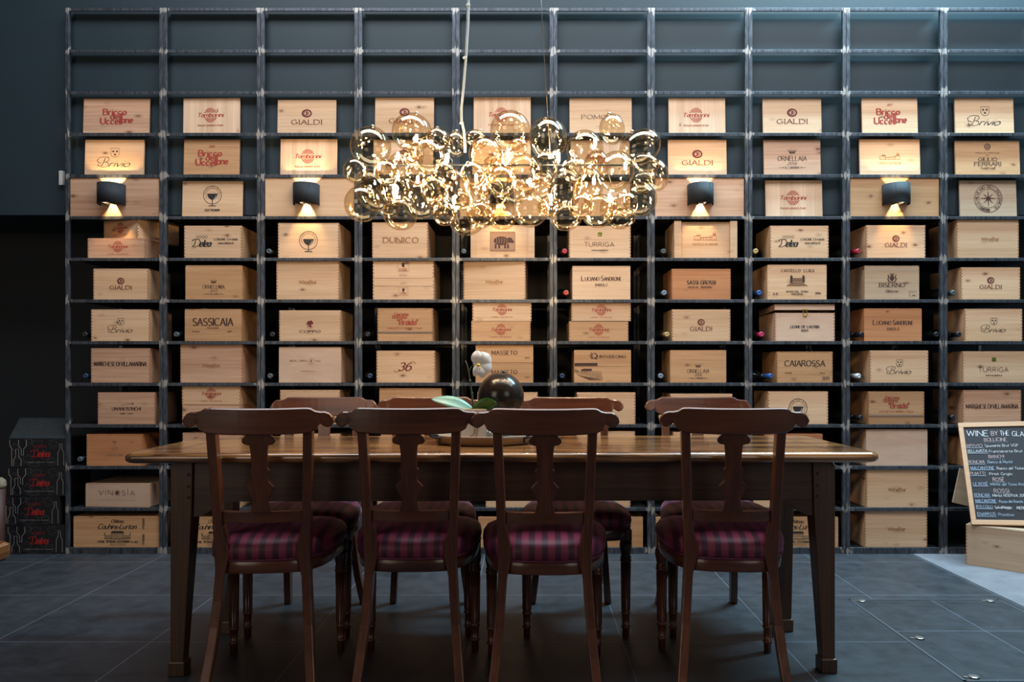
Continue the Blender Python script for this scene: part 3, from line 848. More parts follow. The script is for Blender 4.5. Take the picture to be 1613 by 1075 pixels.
def a_cant(a, s=1.0, c='rust', **k):
    a.frame(-13 * s, 3 * s, 10 * s, 6 * s, .5, c); a.rect(-10.5 * s, 7.6 * s, 7 * s, 1.2, c); a.line(-12 * s, 7 * s, -9 * s, 5.6 * s, .6, c)
    a.line(-8 * s, 3.6 * s, 12 * s, 5 * s, .9, c); a.line(-8 * s, 0, 18 * s, 0, .4, c); a.frame(13 * s, 3.4 * s, 9 * s, 7 * s, .5, c); a.rect(14 * s, 8.4 * s, 4.4 * s, 3 * s, c)
    a.ring(14 * s, 9.5 * s, 2.5 * s, 2 * s, .5, c, n=8, a0=0, a1=180)
    for i in range(8): a.rect((-16 + i * 4.4) * s, 1.6 * s, 1 * s, 1.8 * s, c)
    a.text('CASTELLO di CANTONE', 0, -6.5 * s, 3.2, 40 * s, 'serif', c, bold=.8)


def a_bis(a, **k):
    c = 'ink'
    a.disc(0, 7, 3.6, 4.2, c, 14); crown(a, 0, 13.4, 8, 4, c)
    for d in (-1, 1): a.stroke([(d * 5, 2), (d * 6.6, 6), (d * 4.6, 9), (d * 6.6, 12)], 1.8, c, 1.0)
    a.line(-6, 1.4, 6, 1.4, .8, c)
    a.text('BISERNO', 0, -3.6, 6.4, 40, 'serif', c); a.text('Bibbona', 0, -13.2, 4, 19, 'script', c, bold=1.2)
    a.frame(32.5, -17.5, 11, 7.5, .35, c); a.text('6 BT', 32, -16, 2, 8, 'sans', c); a.rect(34, -20, 4, 1, c)


def a_ferr(a, **k):
    c = 'ink'
    a.disc(0, 18, 4.8, 4.6, 'tan', 14); a.ring(0, 18, 4.8, 4.6, .8, c); a.poly([(-3.4, 12), (3.4, 12), (2.4, 16), (-2.4, 16)], 'tan'); a.ring(1.5, 18, 2.4, 3, .6, c)
    a.text('RISERVA DEL FONDATORE', 0, 7.7, 1.9, 38, 'serif', 'tan'); a.text('2007', 0, 4.2, 1.6, 6, 'serif', 'tan')
    a.text('GIULIO', 0, -2.4, 5.2, 29, 'slab', c, bold=1.1); a.text('FERRARI', 0, -9.6, 5.8, 42, 'slab', c, bold=1.1); a.text('Fratelli Lunelli', 0, -16.4, 3.2, 22, 'script', c, bold=1.4)


def a_star(a, **k):
    c = 'ink'
    a.ring(0, 0, 22, w=.7, c=c, n=44); a.ring(0, 0, 15, w=.5, c=c, n=36)
    for i in range(8):
        g = i * PI / 4 + PI / 2; r = 14.5 if i % 2 == 0 else 11.5
        a.poly([(r * math.cos(g), r * math.sin(g)), (2.6 * math.cos(g + .4), 2.6 * math.sin(g + .4)), (0, 0)], c); a.poly([(r * math.cos(g), r * math.sin(g)), (0, 0), (2.6 * math.cos(g - .4), 2.6 * math.sin(g - .4))], c)
    a.disc(0, 0, 3, c=c)
    a.arctext('UCINO DELLE', 0, 0, 18.5, 4, 100, 115, c, 'serif'); a.arctext('ROSSOMETTE', 0, 0, 18.5, 4, -12, 90, c, 'serif'); a.arctext('FORMIGINE', 0, 0, 18.5, 4, 215, 85, c, 'serif'); a.arctext('MISSO', 0, 0, 18.5, 4, 255, -30, c, 'serif', False)
    a.disc(0, -18.5, 1.6, c=c, n=6)


def a_pomoro(a, **k): a.text('POMORO', 0, -2, 6.6, 60, 'serif', 'ink', bold=.8); a.rect(-3, -17.5, 8, .5, 'tan')


def a_beast(a, **k):
    """a plain engraved four-legged beast in a printed frame"""
    c = 'tan'; d = 'ink'
    a.rect(0, 0, 39, 30, 'tan2'); a.frame(0, 0, 39, 30, .6, d)
    a.disc(-2, 1, 12, 7, d, 20); a.disc(11, 2, 5, 4.4, d, 12); a.disc(15.5, -.5, 2.6, 2.2, d, 10)
    for x in (-11, -5.5, 4, 8.5): a.rect(x, -7.5, 3, 7, d)
    for i in range(14): a.line(-19 + i * 2.8, -12.4, -17.4 + i * 2.8, -13.2, .5, d)
    for i in range(5): a.stroke([(-10 + i * 4, -3), (-9 + i * 4, 2), (-10 + i * 4, 6)], .5, 'tan2')
    a.rect(0, 13.2, 36, 2, c)


M['tan2'] = plain('brown_engraving', (0.33, 0.19, 0.12), 0.8)
# ------------------------------------------------------------------ the room
def struct(name, mb, mat, **kw):
    o = mb.build(name, mat, **kw); o['kind'] = 'structure'; return o


RF = 4.265          # front plane of the shelving
WU = RF + 0.052      # upper wall plane
NB = RF + 0.62      # back of the niche


def slab(name, a, b, mat):
    mb = MB(); mb.box(a, b); return struct(name, mb, mat)


slab('floor', (-4.6, -2.6, -0.06), (2.18, NB + .1, 0.0), M['floor'])
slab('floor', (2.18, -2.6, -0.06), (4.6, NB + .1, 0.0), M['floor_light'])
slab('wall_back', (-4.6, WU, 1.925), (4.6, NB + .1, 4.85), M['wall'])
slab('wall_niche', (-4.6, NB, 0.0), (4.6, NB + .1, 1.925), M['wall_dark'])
slab('wall_left', (-4.7, -2.6, 0.0), (-4.6, NB + .1, 4.85), M['wall'])
slab('wall_right', (4.6, -2.6, 0.0), (4.7, NB + .1, 4.85), M['wall'])
slab('wall_front', (-4.6, -2.7, 0.0), (4.6, -2.6, 4.85), M['wall'])
slab('ceiling', (-4.7, -2.7, 4.85), (4.7, NB + .1, 4.95), M['wall_dark'])

# hatch let into the floor, front right
hx0, hx1, hy0, hy1 = 1.455, 2.13, 2.515, 3.415
hatch = empty('floor_hatch', (hx0, hy0, 0), 0, 'tiled floor hatch with pale metal edging and recessed lifting grips', 'floor hatch')
mb = MB()
for a, b in (((0, 0), (hx1 - hx0, .008)), ((0, .892), (hx1 - hx0, .90)), ((0, 0), (.010, .90)), ((hx1 - hx0 - .008, 0), (hx1 - hx0, .90))):
    mb.box((a[0], a[1], 0), (b[0], b[1], .0022))
M['edging'] = plain('aluminium_edging', (0.20, 0.23, 0.27), 0.4, 0.8)
M['grip'] = plain('steel_grip', (0.55, 0.56, 0.55), 0.3, 0.9)
mb.build('edging', M['edging'], hatch)
mb = MB(); mb.box((.012, .01, 0), (hx1 - hx0 - .010, .89, .0012)); mb.box((.085, .01, .0012), (.0865, .86, .0016)); mb.box((.085, .84, .0012), (.66, .8415, .0016))
mb.build('tile_infill', M['floor'], hatch)
for gx, gy in ((.045, .87), (.06, .40), (.05, .03), (.62, .87)):
    mb = MB(); mb.lathe([(.0, .002), (.017, .002), (.019, .005), (.014, .007), (.0, .006)], (gx, gy, 0), 14); mb.box((gx - .035, gy - .006, .0015), (gx - .012, gy + .006, .0045))
    mb.build('grip', M['grip'], hatch)

# ------------------------------------------------------------------ steel shelving: ten welded bays
ORD = ['leftmost', 'second', 'third', 'fourth', 'fifth', 'sixth', 'seventh', 'eighth', 'ninth', 'tenth']


def bay_words(c):
    return ['leftmost bay', 'second bay from left', 'third bay from left', 'fourth bay from left', 'fifth bay from left', 'fifth bay from right', 'fourth bay from right', 'third bay from right', 'second bay from right', 'rightmost bay'][c]


def row_words(r):
    return ['top', 'second', 'third', 'fourth', 'fifth', 'sixth', 'seventh', 'eighth', 'ninth', 'tenth', 'eleventh', 'second-lowest', 'bottom'][r] + ' shelf'


PITCH = 153.8 / 279.
HW = PITCH / 2 - .001


def bay_x(c): return (179.6 + 153.8 * c - VX) / 279.


def rail_z(i): return 3.077 - .2355 * i


def shelf_z(r): return rail_z(r + 1) + .009 if r < 12 else .034   # surface a thing in row r stands on


def make_bay():
    root = empty('steel_shelving_bay', (bay_x(0), RF, 0))
    for s in (-1, 1):
        mb = MB(); a, b = sorted((s * HW, s * (HW - .020)))
        mb.box((a, 0, 0), (b, .020, rail_z(0) + .009)); mb.build('post', M['steel'], root, .0015)
        mb = MB(); mb.box((a, .565, 0), (b, .585, 1.90)); mb.build('post', M['steel'], root, .0015)
    for i in range(14):
        z = rail_z(i); mb = MB()
        z0, z1 = (z - .009, z + .009) if i < 13 else (0.0, .034)
        # an angle section: upright web and a flat top leg
        mb.box((-HW + .020, 0.001, z0), (HW - .020, .005, z1)); mb.box((-HW + .020, .005, z1 - .004), (HW - .020, .022 if i > 4 else .040, z1))
        mb.build('crossbar', M['steel'], root, .001)
    for i in range(5, 14):
        z = rail_z(i) if i < 13 else .025
        mb = MB(); dep = .585
        mb.box((-HW + .0205, .0225, z + .002), (HW - .0205, dep - .021 if dep > .2 else dep, z + .0085))
        mb.build('shelf_sheet', M['shelf'], root)
    return root


bay0 = make_bay()
for c in range(10):
    b = bay0 if c == 0 else copy_tree(bay0)
    b.location.x = bay_x(c)
    tag(b, 'tall open shelving bay of welded raw steel, ' + (['leftmost of the row', 'second from left', 'third from left', 'fourth from left', 'fifth from left, behind the globe lamp', 'fifth from right', 'fourth from right', 'third from right', 'second from right', 'rightmost, behind the chalkboard'][c]), 'shelving', 'welded steel shelving bays along the back wall')

# ------------------------------------------------------------------ crates and crate lids
def lettering(art, kw, parent, y, cz, dx=0, Mx=None):
    if not art: return
    a = Art(); art(a, **kw)
    a.mesh('printed_lettering', parent, y, dx, cz, 1 / 278., Mx)


def joints(mb, w, h, y, m=1, n=None, side=0.0):
    n = n or max(4, int(h / .0165)); p = h / n
    for s in (-1, 1):
        for i in range(n):
            z = p * (i + .28)
            a, b = sorted((s * w / 2, s * (w / 2 - .0075)))
            mb.box((a, y - .0005, z), (b, y + .002, z + p * .46), m)
            if side:
                a, b = sorted((s * (w / 2 + .0005), s * (w / 2 - .002)))
                mb.box((a, y, z + p * .5), (b, y + .009, z + p * .96), m)


def lid(c, r, x0, x1, y0, look, art, mat='pale', tilt=0.0, grp='crate lids standing on the upper shelves', **kw):
    k = F / (RF + .019); wd = (x1 - x0) / k; z0 = shelf_z(r); h = HC + (VY - y0) / k - z0
    root = empty('crate_lid', (((x0 + x1) / 2 - VX) / k, RF + .019, z0 + .0016 + (.001 if tilt else 0)), 0, f'{look}, {bay_words(c)}, {row_words(r)}', 'crate lid', grp)
    root.rotation_euler = (R(-2.6), R(tilt), 0)
    mb = MB(); mb.box((-wd / 2, 0, 0), (wd / 2, .011, h))
    # stubs of nails along the short edges
    for s in (-1, 1):
        for t in (.18, .8): mb.box((s * (wd / 2 - .006) - .001, -.0004, h * t), (s * (wd / 2 - .006) + .001, .001, h * t + .0022), 1)
    mb.build('board', [M[mat], M['black']], root, .0012)
    lettering(art, kw, root, -.0007, h / 2 + kw.get('vy', 0) / 278.)
    return root


def crate(c, r, x0, x1, y0, look, art, mat='pale', y1=None, depth=.265, fj=True, rz=0.0, lidded=True, back=.012, style='', base=None, **kw):
    k = F / (RF + back); wd = (x1 - x0) / k / math.cos(R(rz))
    z0 = shelf_z(r) if base is None else base
    h = HC + (VY - y0) / k - z0
    px = (x0 + x1) / 2
    root = empty('wine_crate', ((px - VX) / k, RF + back, z0 + .0006), 0, f'{look}, {bay_words(c)}, {row_words(r)}', 'wine crate', 'wooden wine crates on the shelves')
    T = Matrix.Identity(4)
    if rz:   # turned about its front corner
        s = 1 if rz < 0 else -1
        root.location.x += s * (x1 - x0) / k / 2
        T = Matrix.Translation((-s * wd / 2, 0, 0))
        root.rotation_euler = (0, 0, R(rz))
    lt = .008 if lidded else 0.0
    mb = MB(); t = .009
    mb.box((-wd / 2, 0, 0), (wd / 2, t, h - lt), 0, T); mb.box((-wd / 2, depth - t, 0), (wd / 2, depth, h - lt), 0, T)
    for s in (-1, 1):
        a, b = sorted((s * wd / 2, s * (wd / 2 - t))); mb.box((a, t, 0), (b, depth - t, h - lt), 0, T)
    mb.box((-wd / 2 + t, t, 0), (wd / 2 - t, depth - t, .006), 0, T)
    if fj:
        jb = MB(); joints(jb, wd, h - lt, 0, 1, side=1); mb.add(jb.v, jb.f, 1, False, T)
    else:
        for s in (-1, 1):
            for q in (.12, .5, .88): mb.box((s * (wd / 2 - .007) - .0012, -.0004, h * q), (s * (wd / 2 - .007) + .0012, .001, h * q + .0026), 2, T)
    if style == 'batten':
        for s in (-1, 1): mb.box((s * (wd / 2 - .020) - .020, -.012, -.0002), (s * (wd / 2 - .020) + .020, 0, h + .004), 0, T)
    if style == 'slim':
        for s in (-1, 1): mb.box((s * (wd / 2 - .018) - .018, -.004, .0), (s * (wd / 2 - .018) + .018, 0, h), 0, T)
    if style == 'groove': mb.box((-wd / 2 + .001, -.0012, h * .27), (wd / 2 - .001, 0, h * .27 + .003), 1, T)
    mb.build('crate_body', [M[mat], M['endgrain'], M['black']], root, .0008, 1)
    if lidded:
        mb = MB(); mb.box((-wd / 2 + .0005, .001, h - lt + .0005), (wd / 2 - .0005, depth - .001, h), 0, T); mb.build('lid', M[mat], root, .0012)
    if art: lettering(art, kw, root, -.0009 if style != 'groove' else -.0016, h / 2 + kw.get('vy', 0) / 278., 0, T)
    return root


MARK = {
 a_bricco: 'stacked red serif title', a_tamb: 'red sunburst logo', a_gialdi: 'dark spiral logo', a_brivio: 'script name under shield',
 a_glass: 'round black wineglass logo', a_orn: 'little crown print', a_delea: 'black gothic name and address', a_wb: 'small rusty branding',
}
# upper shelves: lids on end
lid(0, 2, 130.7, 234.5, 155, 'wide knotty lid with stacked red title', a_bricco, 'pink')
lid(0, 3, 133, 226, 220, 'pale lid with shield and black script, lamplit', a_brivio)
lid(1, 2, 288.5, 377.5, 154.5, 'pale upright-grain lid with red sunburst', a_tamb, 'vert', tilt=-.6)
lid(1, 3, 289, 376.7, 219.8, 'brownish lid with stacked red title', a_bricco, 'warm', year='2018')
lid(1, 4, 286.7, 381.5, 285.3, 'pale lid with round wineglass logo', a_glass, name=True)
lid(2, 2, 436.8, 529, 157, 'pale lid with dark spiral logo', a_gialdi)
lid(2, 3, 441.3, 530.6, 219, 'upright-grain lid with red sunburst', a_tamb, 'vert')
lid(3, 2, 590.6, 683.3, 153.3, 'pale lid with spiral logo', a_gialdi)
lid(3, 3, 588, 682, 220, 'pale spiral-logo lid almost hidden by glass globes', a_gialdi)
lid(4, 2, 746, 836, 152.7, 'upright-grain lid with red sunburst half hidden', a_tamb, 'vert')
lid(4, 3, 744, 836, 221, 'pale lid behind the glass globes', a_brivio)
lid(5, 2, 897.2, 995.3, 154, 'pale lid with thin serif name', a_pomoro)
lid(5, 3, 899, 992, 221, 'pale lid behind the glass globes', a_tamb, 'vert')
lid(5, 4, 903, 993, 286, 'plain lid behind the lowest globes', None)
lid(6, 2, 1053.5, 1142.8, 154.2, 'striped upright-grain lid with red sunburst', a_tamb, 'vert')
lid(6, 3, 1052.5, 1144.8, 220, 'pale lid with spiral logo, lamplit', a_gialdi)
lid(7, 2, 1202, 1294.3, 154.7, 'pale lid with brown spiral logo', a_gialdi)
lid(7, 3, 1203.5, 1293, 220.3, 'pinkish planked lid with crown print', a_orn, 'pink', s=.98)
lid(7, 4, 1206.5, 1295.7, 284.2, 'upright-grain lid with red sunburst', a_tamb, 'vert')
lid(8, 2, 1358.5, 1446, 154.2, 'whitish lid with stacked red title', a_bricco, year='2017')
lid(8, 3, 1354.8, 1449.8, 219.3, 'pink lamplit lid with tiny castle drawing', a_cant, s=.9, vy=-4)
lid(9, 2, 1505, 1597.5, 154, 'pale lid with shield and black script', a_brivio)
lid(9, 3, 1505.5, 1607, 221.3, 'yellowish lid with bold two-line brown name', a_ferr, 'warm')
lid(9, 4, 1512.7, 1602, 284.3, 'lid with large eight-pointed star in circle', a_star, 'grey')

# sixth shelf down (row 5)
zlo = shelf_z(5)
c1 = crate(0, 5, 138, 229.2, 375.7, 'low reddish crate with red sunburst, under another', a_tamb, 'pink', low=True, dx=2)
ztop = HC + (VY - 375.7) / (F / (RF + .012)) + .0008
crate(0, 5, 147, 216.2, 342.5, 'low crate with red sunburst turned askew on top', a_tamb, base=ztop, rz=-23, depth=.29, low=True)
crate(1, 5, 290, 381, 356, 'pale crate with black gothic name and address', a_delea, depth=.27)
crate(2, 5, 437.9, 534, 351.5, 'lamplit crate with round wineglass logo', a_glass, dy=0, depth=.3)
crate(3, 5, 586.2, 674, 350.8, 'pale crate with outlined brown capitals', a_dunico, depth=.34)
crate(4, 5, 741.4, 842, 355, 'crate with square brown engraving of a beast', a_beast, fj=False, style='slim')
crate(5, 5, 896.4, 993.5, 356.2, 'crate with spaced capitals and green clasp square', a_turriga)
crate(6, 5, 1061.5, 1160.5, 350, 'lamplit crate with side battens and castle drawing', a_cant, style='batten', fj=False, back=.02, depth=.27)
crate(7, 5, 1213, 1305.3, 356, 'pale crate with black gothic name and address', a_delea)
crate(8, 5, 1364.5, 1457.7, 355.2, 'lamplit crate with wine-red spiral logo', a_gialdi, big=False, depth=.3)
crate(9, 5, 1507, 1604.8, 346.5, 'tall pale crate with small rusty branding', a_wb, depth=.3, vy=0, dx=4)
# seventh (row 6)
crate(0, 6, 147, 233.6, 423.6, 'pale crate with dark spiral logo', a_gialdi, big=False)
crate(1, 6, 292, 381.2, 418.3, 'framed crate with crown print and knot', a_orn, 'warm', fj=False, depth=.33, year='2017', sub='SOLARE', s=.75, vy=-6)
crate(2, 6, 435.4, 534.4, 411, 'tall crate with small rusty branding', a_wb, vy=-3)
z6 = shelf_z(6)
crate(3, 6, 587.2, 684, 438.8, 'crate with low black figure stamp, lower of two', a_bosso, fj=True, depth=.3, top=False, vy=-1)
crate(3, 6, 587.2, 683.4, 410.4, 'crate with boxed black figure stamp, upper of two', a_bosso, base=HC + (VY - 438.8) / (F / (RF + .012)) + .0008, depth=.3)
crate(4, 6, 729.5, 827.8, 410, 'tall crate with small rusty branding', a_wb, vy=-3, rz=-3)
crate(5, 6, 901.6, 993, 419.4, 'pale crate with spaced black name', a_sandrone, fj=False, vy=3)
crate(6, 6, 1058, 1151, 424, 'orange crate with heavy black capitals', a_sassi, 'orange')
crate(7, 6, 1209, 1302.2, 417.3, 'pale crate with castle engraving and 2016', a_luigi, fj=False, depth=.3)
crate(8, 6, 1362, 1448, 419, 'greyish crate with crest above brown capitals', a_bis, 'grey', fj=False, depth=.33)
crate(9, 6, 1513.8, 1607, 421.6, 'pale crate with dark spiral logo', a_gialdi, big=False, depth=.33)
# eighth (row 7)
crate(0, 7, 143.5, 236, 488, 'pale crate with shield and script', a_brivio, s=.75)
crate(1, 7, 291, 379.8, 487.3, 'orange-tinted crate with large narrow capitals', a_sass, 'warm', fj=False)
crate(2, 7, 439.7, 537, 489.4, 'crate with purple blot and tiny bold name', a_coppo, depth=.3)
crate(3, 7, 594.5, 682, 486, 'orange-tinted crate with quoted red name', a_braida, 'warm', style='groove')
zA = HC + (VY - 506.2) / (F / (RF + .012))
crate(4, 7, 742.3, 835.8, 506.2, 'low warm crate with red sunburst, lower of two', a_tamb, 'warm', low=True)
crate(4, 7, 744, 837.3, 475.3, 'low pale crate with red sunburst, upper of two', a_tamb, base=zA + .0008, low=True)
crate(5, 7, 896.3, 989.8, 507, 'low warm crate with red sunburst, lower of two', a_tamb, 'warm', low=True)
crate(5, 7, 900, 993.8, 476.2, 'low pale crate with red sunburst, upper of two', a_tamb, base=zA + .0002, low=True)
crate(6, 7, 1058.2, 1150.6, 488, 'pale crate with dark spiral logo', a_gialdi, big=False)
crate(8, 7, 1361.3, 1452, 486.4, 'orange crate with spaced black name', a_sandrone, 'orange', fj=False, depth=.33)
crate(9, 7, 1519.5, 1610.3, 487, 'pale crate with shield and script', a_brivio, s=.75, depth=.33)
# ninth (row 8)
crate(0, 8, 143.3, 236.5, 549, 'pinkish crate with long narrow name', a_march, 'pink', vy=1)
crate(1, 8, 284, 382.2, 542.6, 'tall pinkish crate with small rusty branding', a_wb, 'pink', vy=-3, depth=.3)
crate(2, 8, 439.3, 537, 547, 'plywood crate with faint round stamp', a_torres, 'ply', fj=False, depth=.3)
crate(3, 8, 593, 685.2, 553, 'pale crate with large number 36', a_36, depth=.25)
zB = HC + (VY - 571.7) / (F / (RF + .012))
crate(4, 8, 749.2, 840, 571.7, 'low orange crate with serif capitals, lower of two', a_masseto, 'warm', fj=False, yr='2012')
crate(4, 8, 749.2, 840, 542.6, 'low orange crate with serif capitals, upper of two', a_masseto, 'warm', base=zB + .0008, fj=False, yr='2013')
crate(5, 8, 904.3, 994, 552, 'banded crate with vineyard drawing', a_quinto, 'warm', fj=False)
crate(6, 8, 1055.7, 1144, 552.2, 'yellowish crate with crown print', a_orn, 'warm', fj=False, s=.75, vy=-6)
crate(7, 8, 1223.6, 1311.7, 554.4, 'crate with large black capitals and 2015', a_caia, 'warm')
crate(8, 8, 1370, 1462.4, 552.7, 'pale crate with shield and script', a_brivio, s=.75, depth=.3)
crate(9, 8, 1516.3, 1615, 554, 'crate with spaced capitals and green clasp square', a_turriga, depth=.32)
# tenth (row 9)
crate(0, 9, 154, 244.6, 618.8, 'cracked pinkish crate with swoosh over name', a_umani, 'pink')
zC = HC + (VY - 638) / (F / (RF + .012))
crate(1, 9, 287, 379, 638, 'low crate with red sunburst, lower of two', a_tamb, 'pink', low=True)
crate(1, 9, 286.5, 379, 608.2, 'low crate with red sunburst, upper of two', a_tamb, base=zC + .0008, low=True)
crate(2, 9, 441, 535.5, 614.8, 'crate with wineglass logo behind chair', a_glass, dy=0)
crate(3, 9, 597.5, 695.2, 612, 'plain orange-tinted plywood crate', None, 'warm', fj=False)
crate(4, 9, 752, 847, 618.6, 'plain crate behind the dark sphere', None)
crate(5, 9, 908.7, 1001, 618.8, 'plain pale crate with finger joints', None)
crate(6, 9, 1055.8, 1153.8, 621, 'plain pale crate behind chair', None)
crate(7, 9, 1209.5, 1304.5, 617.2, 'pale crate with round wineglass logo', a_glass, dy=0)
crate(8, 9, 1367.5, 1456, 617.4, 'orange-tinted crate with quoted red name', a_braida, 'warm', style='groove', depth=.3)
crate(9, 9, 1516.7, 1608.6, 615, 'pinkish crate with long narrow name', a_march, 'pink', depth=.32)
# eleventh (row 10)
crate(0, 10, 136.3, 224.7, 684.5, 'orange crate with faint diamond emblem', a_guado, 'orange', depth=.33)
crate(1, 10, 287.5, 383, 682.3, 'plain pinkish crate behind tabletop', None, 'pink')
crate(2, 10, 442, 536, 684, 'plain crate behind tabletop', None)
crate(3, 10, 600, 692, 684, 'plain crate behind tabletop', None, 'warm')
crate(4, 10, 752, 842, 684, 'plain crate behind the tray', None)
crate(5, 10, 902, 1000.5, 680, 'plain crate behind tabletop', None)
crate(6, 10, 1060, 1152, 681, 'plain crate behind tabletop', None)
crate(7, 10, 1204, 1296, 684, 'orange jointed crate past tabletop corner', None, 'orange')
crate(8, 10, 1364.5, 1461, 677, 'blank plywood crate with screws', None, 'ply', fj=False, depth=.33)
crate(9, 10, 1517, 1606, 690, 'dark crate behind the chalkboard', None, 'warm', depth=.33)
# second-lowest (row 11)
crate(0, 11, 130.5, 234, 763, 'low pale box with thin modern capitals', a_vino, 'ply', fj=False, rz=-4, depth=.33)
crate(1, 11, 287, 379, 752, 'plain crate behind left table leg', None)
crate(3, 11, 594, 684, 752, 'plain crate glimpsed under table', None)
crate(4, 11, 765, 850, 752, 'plain crate glimpsed under table', None)
crate(5, 11, 905, 993, 752, 'plain crate glimpsed under table', None)
crate(7, 11, 1186, 1246, 752, 'plain crate behind right table bracket', None)
crate(8, 11, 1364.5, 1462, 739.5, 'tall pale crate with small rusty branding', a_wb, depth=.33, vy=-2)
# bottom (row 12)
crate(0, 12, 115.6, 251, 813.9, 'long orange crate with script title and manor', a_couhins, 'warm', fj=False, depth=.5)
crate(1, 12, 269, 404, 815, 'long orange crate with script title and manor', a_couhins, 'warm', fj=False, depth=.5)
crate(2, 12, 424, 545, 816, 'plain crate behind chair seats', None, 'warm')
crate(4, 12, 753, 845, 815, 'plain crate glimpsed between chair seats', None, 'warm')
crate(5, 12, 915, 1012.8, 815, 'plain crate behind chair seat', None, 'warm', fj=False)
crate(6, 12, 1032.5, 1120, 815, 'plain crate behind chair seat', None)
crate(7, 12, 1187, 1320.5, 815, 'long orange crate with script title and manor', a_couhins, 'warm', fj=False, depth=.5)
crate(8, 12, 1362, 1460.6, 805, 'tall pale crate with small rusty branding', a_wb, depth=.33, dx=1)

# the chest with a raised lid and a brass clasp (row 7, third bay from right)
k = F / (RF + .012); wd = (1315 - 1220.5) / k; z0 = shelf_z(7); h = HC + (VY - 493.6) / k - z0
ch = empty('wine_crate', ((1220.5 + 1315) / 2 / k - VX / k, RF + .012, z0 + .0006), 0, f'pale hinged chest with half-open lid and brass clasp, {bay_words(7)}, {row_words(7)}', 'wine crate', 'wooden wine crates on the shelves')
mb = MB(); t = .009; dp = .29
mb.box((-wd / 2, 0, 0), (wd / 2, t, h)); mb.box((-wd / 2, dp - t, 0), (wd / 2, dp, h))
for s in (-1, 1):
    a, b = sorted((s * wd / 2, s * (wd / 2 - t))); mb.box((a, t, 0), (b, dp - t, h))
mb.box((-wd / 2 + t, t, 0), (wd / 2 - t, dp - t, .006)); jb = MB(); joints(jb, wd, h, 0, 1, side=1); mb.add(jb.v, jb.f, 1)
mb.build('crate_body', [M['ply'], M['endgrain']], ch, .0008, 1)
mb = MB(); T = Matrix.Translation((0, dp, h + .002)) @ Matrix.Rotation(R(-3.0), 4, 'X')
mb.box((-wd / 2, -dp, 0), (wd / 2, -dp + .006, .029), 0, T); mb.box((-wd / 2, -dp, .0285), (wd / 2, 0, .033), 0, T); mb.box((-wd / 2, -.006, 0), (wd / 2, 0, .0285), 0, T)
for s in (-1, 1):
    a, b = sorted((s * wd / 2, s * (wd / 2 - .006))); mb.box((a, -dp + .006, 0), (b, -.006, .0285), 0, T)
lo = mb.build('lid', M['ply'], ch, .001)
mb = MB(); mb.frame = None
zc = h + .012
for (a, b) in (((-.011, zc + .008), (.011, zc + .013)), ((-.011, zc - .018), (-.008, zc + .008)), ((.008, zc - .018), (.011, zc + .008)), ((-.009, zc - .030), (.009, zc - .018)), ((-.003, zc + .002), (.003, zc + .010))):
    mb.box((a[0], -.006, a[1]), (b[0], -.0006, b[1]))
mb.build('brass_clasp', M['brass'], ch, .001)
lettering(a_leone, {}, ch, -.0009, h / 2 + .018)
# ------------------------------------------------------------------ lamp boards and up-and-down wall lamps
def spot(name, parent, loc, rot, e, ang, blend=.08, rad=.006, col=(1, .66, .34)):
    d = bpy.data.lights.new(name, 'SPOT'); d.energy = e; d.spot_size = R(ang); d.spot_blend = blend; d.shadow_soft_size = rad; d.color = col
    o = bpy.data.objects.new(name, d); o.parent = parent; o.location = loc; o.rotation_euler = rot; COL.objects.link(o); return o


def make_sconce():
    root = empty('wall_sconce', (0, 0, 0))
    n = 24; hw, pr, hh, t = .072, .092, .0575, .004
    mb = MB(); o_, i_ = [], []
    for j in range(n + 1):
        a = PI * j / n
        o_.append((-hw * math.cos(a), -pr * math.sin(a) ** .75)); i_.append((-(hw - t) * math.cos(a), -(pr - t) * math.sin(a) ** .75))
    ring_ = o_ + i_[::-1]
    m_ = len(ring_); vs = [(x, y, -hh) for x, y in ring_] + [(x, y, hh) for x, y in ring_]
    fs = [(i, (i + 1) % m_, (i + 1) % m_ + m_, i + m_) for i in range(m_)]
    for j in range(n):
        fs.append((j, m_ - 1 - j, m_ - 2 - j, j + 1)); fs.append((j + m_, j + 1 + m_, m_ - 2 - j + m_, m_ - 1 - j + m_))
    mb.add(vs, fs, 0, False)
    hs = mb.build('housing', M['black_metal'], root)
    for f in hs.data.polygons[:n]: f.use_smooth = True
    mb = MB(); mb.box((-.062, -.003, -.045), (.062, 0, .045)); mb.build('mounting_plate', M['black_metal'], root, .001)
    mb = MB()
    for s in (-1, 1):   # baffles that leave a slot of light above and below
        for q in (-1, 1): a, b = sorted((s * .020, s * .056)); u, v = sorted((q * (.034 if s > 0 else .017), q * (.0355 if s > 0 else .0185))); mb.box((u, -.084, a), (v, -.003, b))
    mb.box((-.034, -.070, -.012), (.034, -.004, .012)); mb.build('baffle', M['black_metal'], root)
    mb = MB()
    for s in (-1, 1): mb.box((-.010, -.064, s * .0128 - .0005), (.010, -.050, s * .0128 + .0005))
    mb.build('light_emitter', M['led'], root)
    spot('sconce_light', root, (0, -.068, .0225), (R(180), 0, 0), 5.5, 145)
    spot('sconce_light', root, (0, -.068, -.0225), (0, 0, 0), 4.5, 140)
    return root


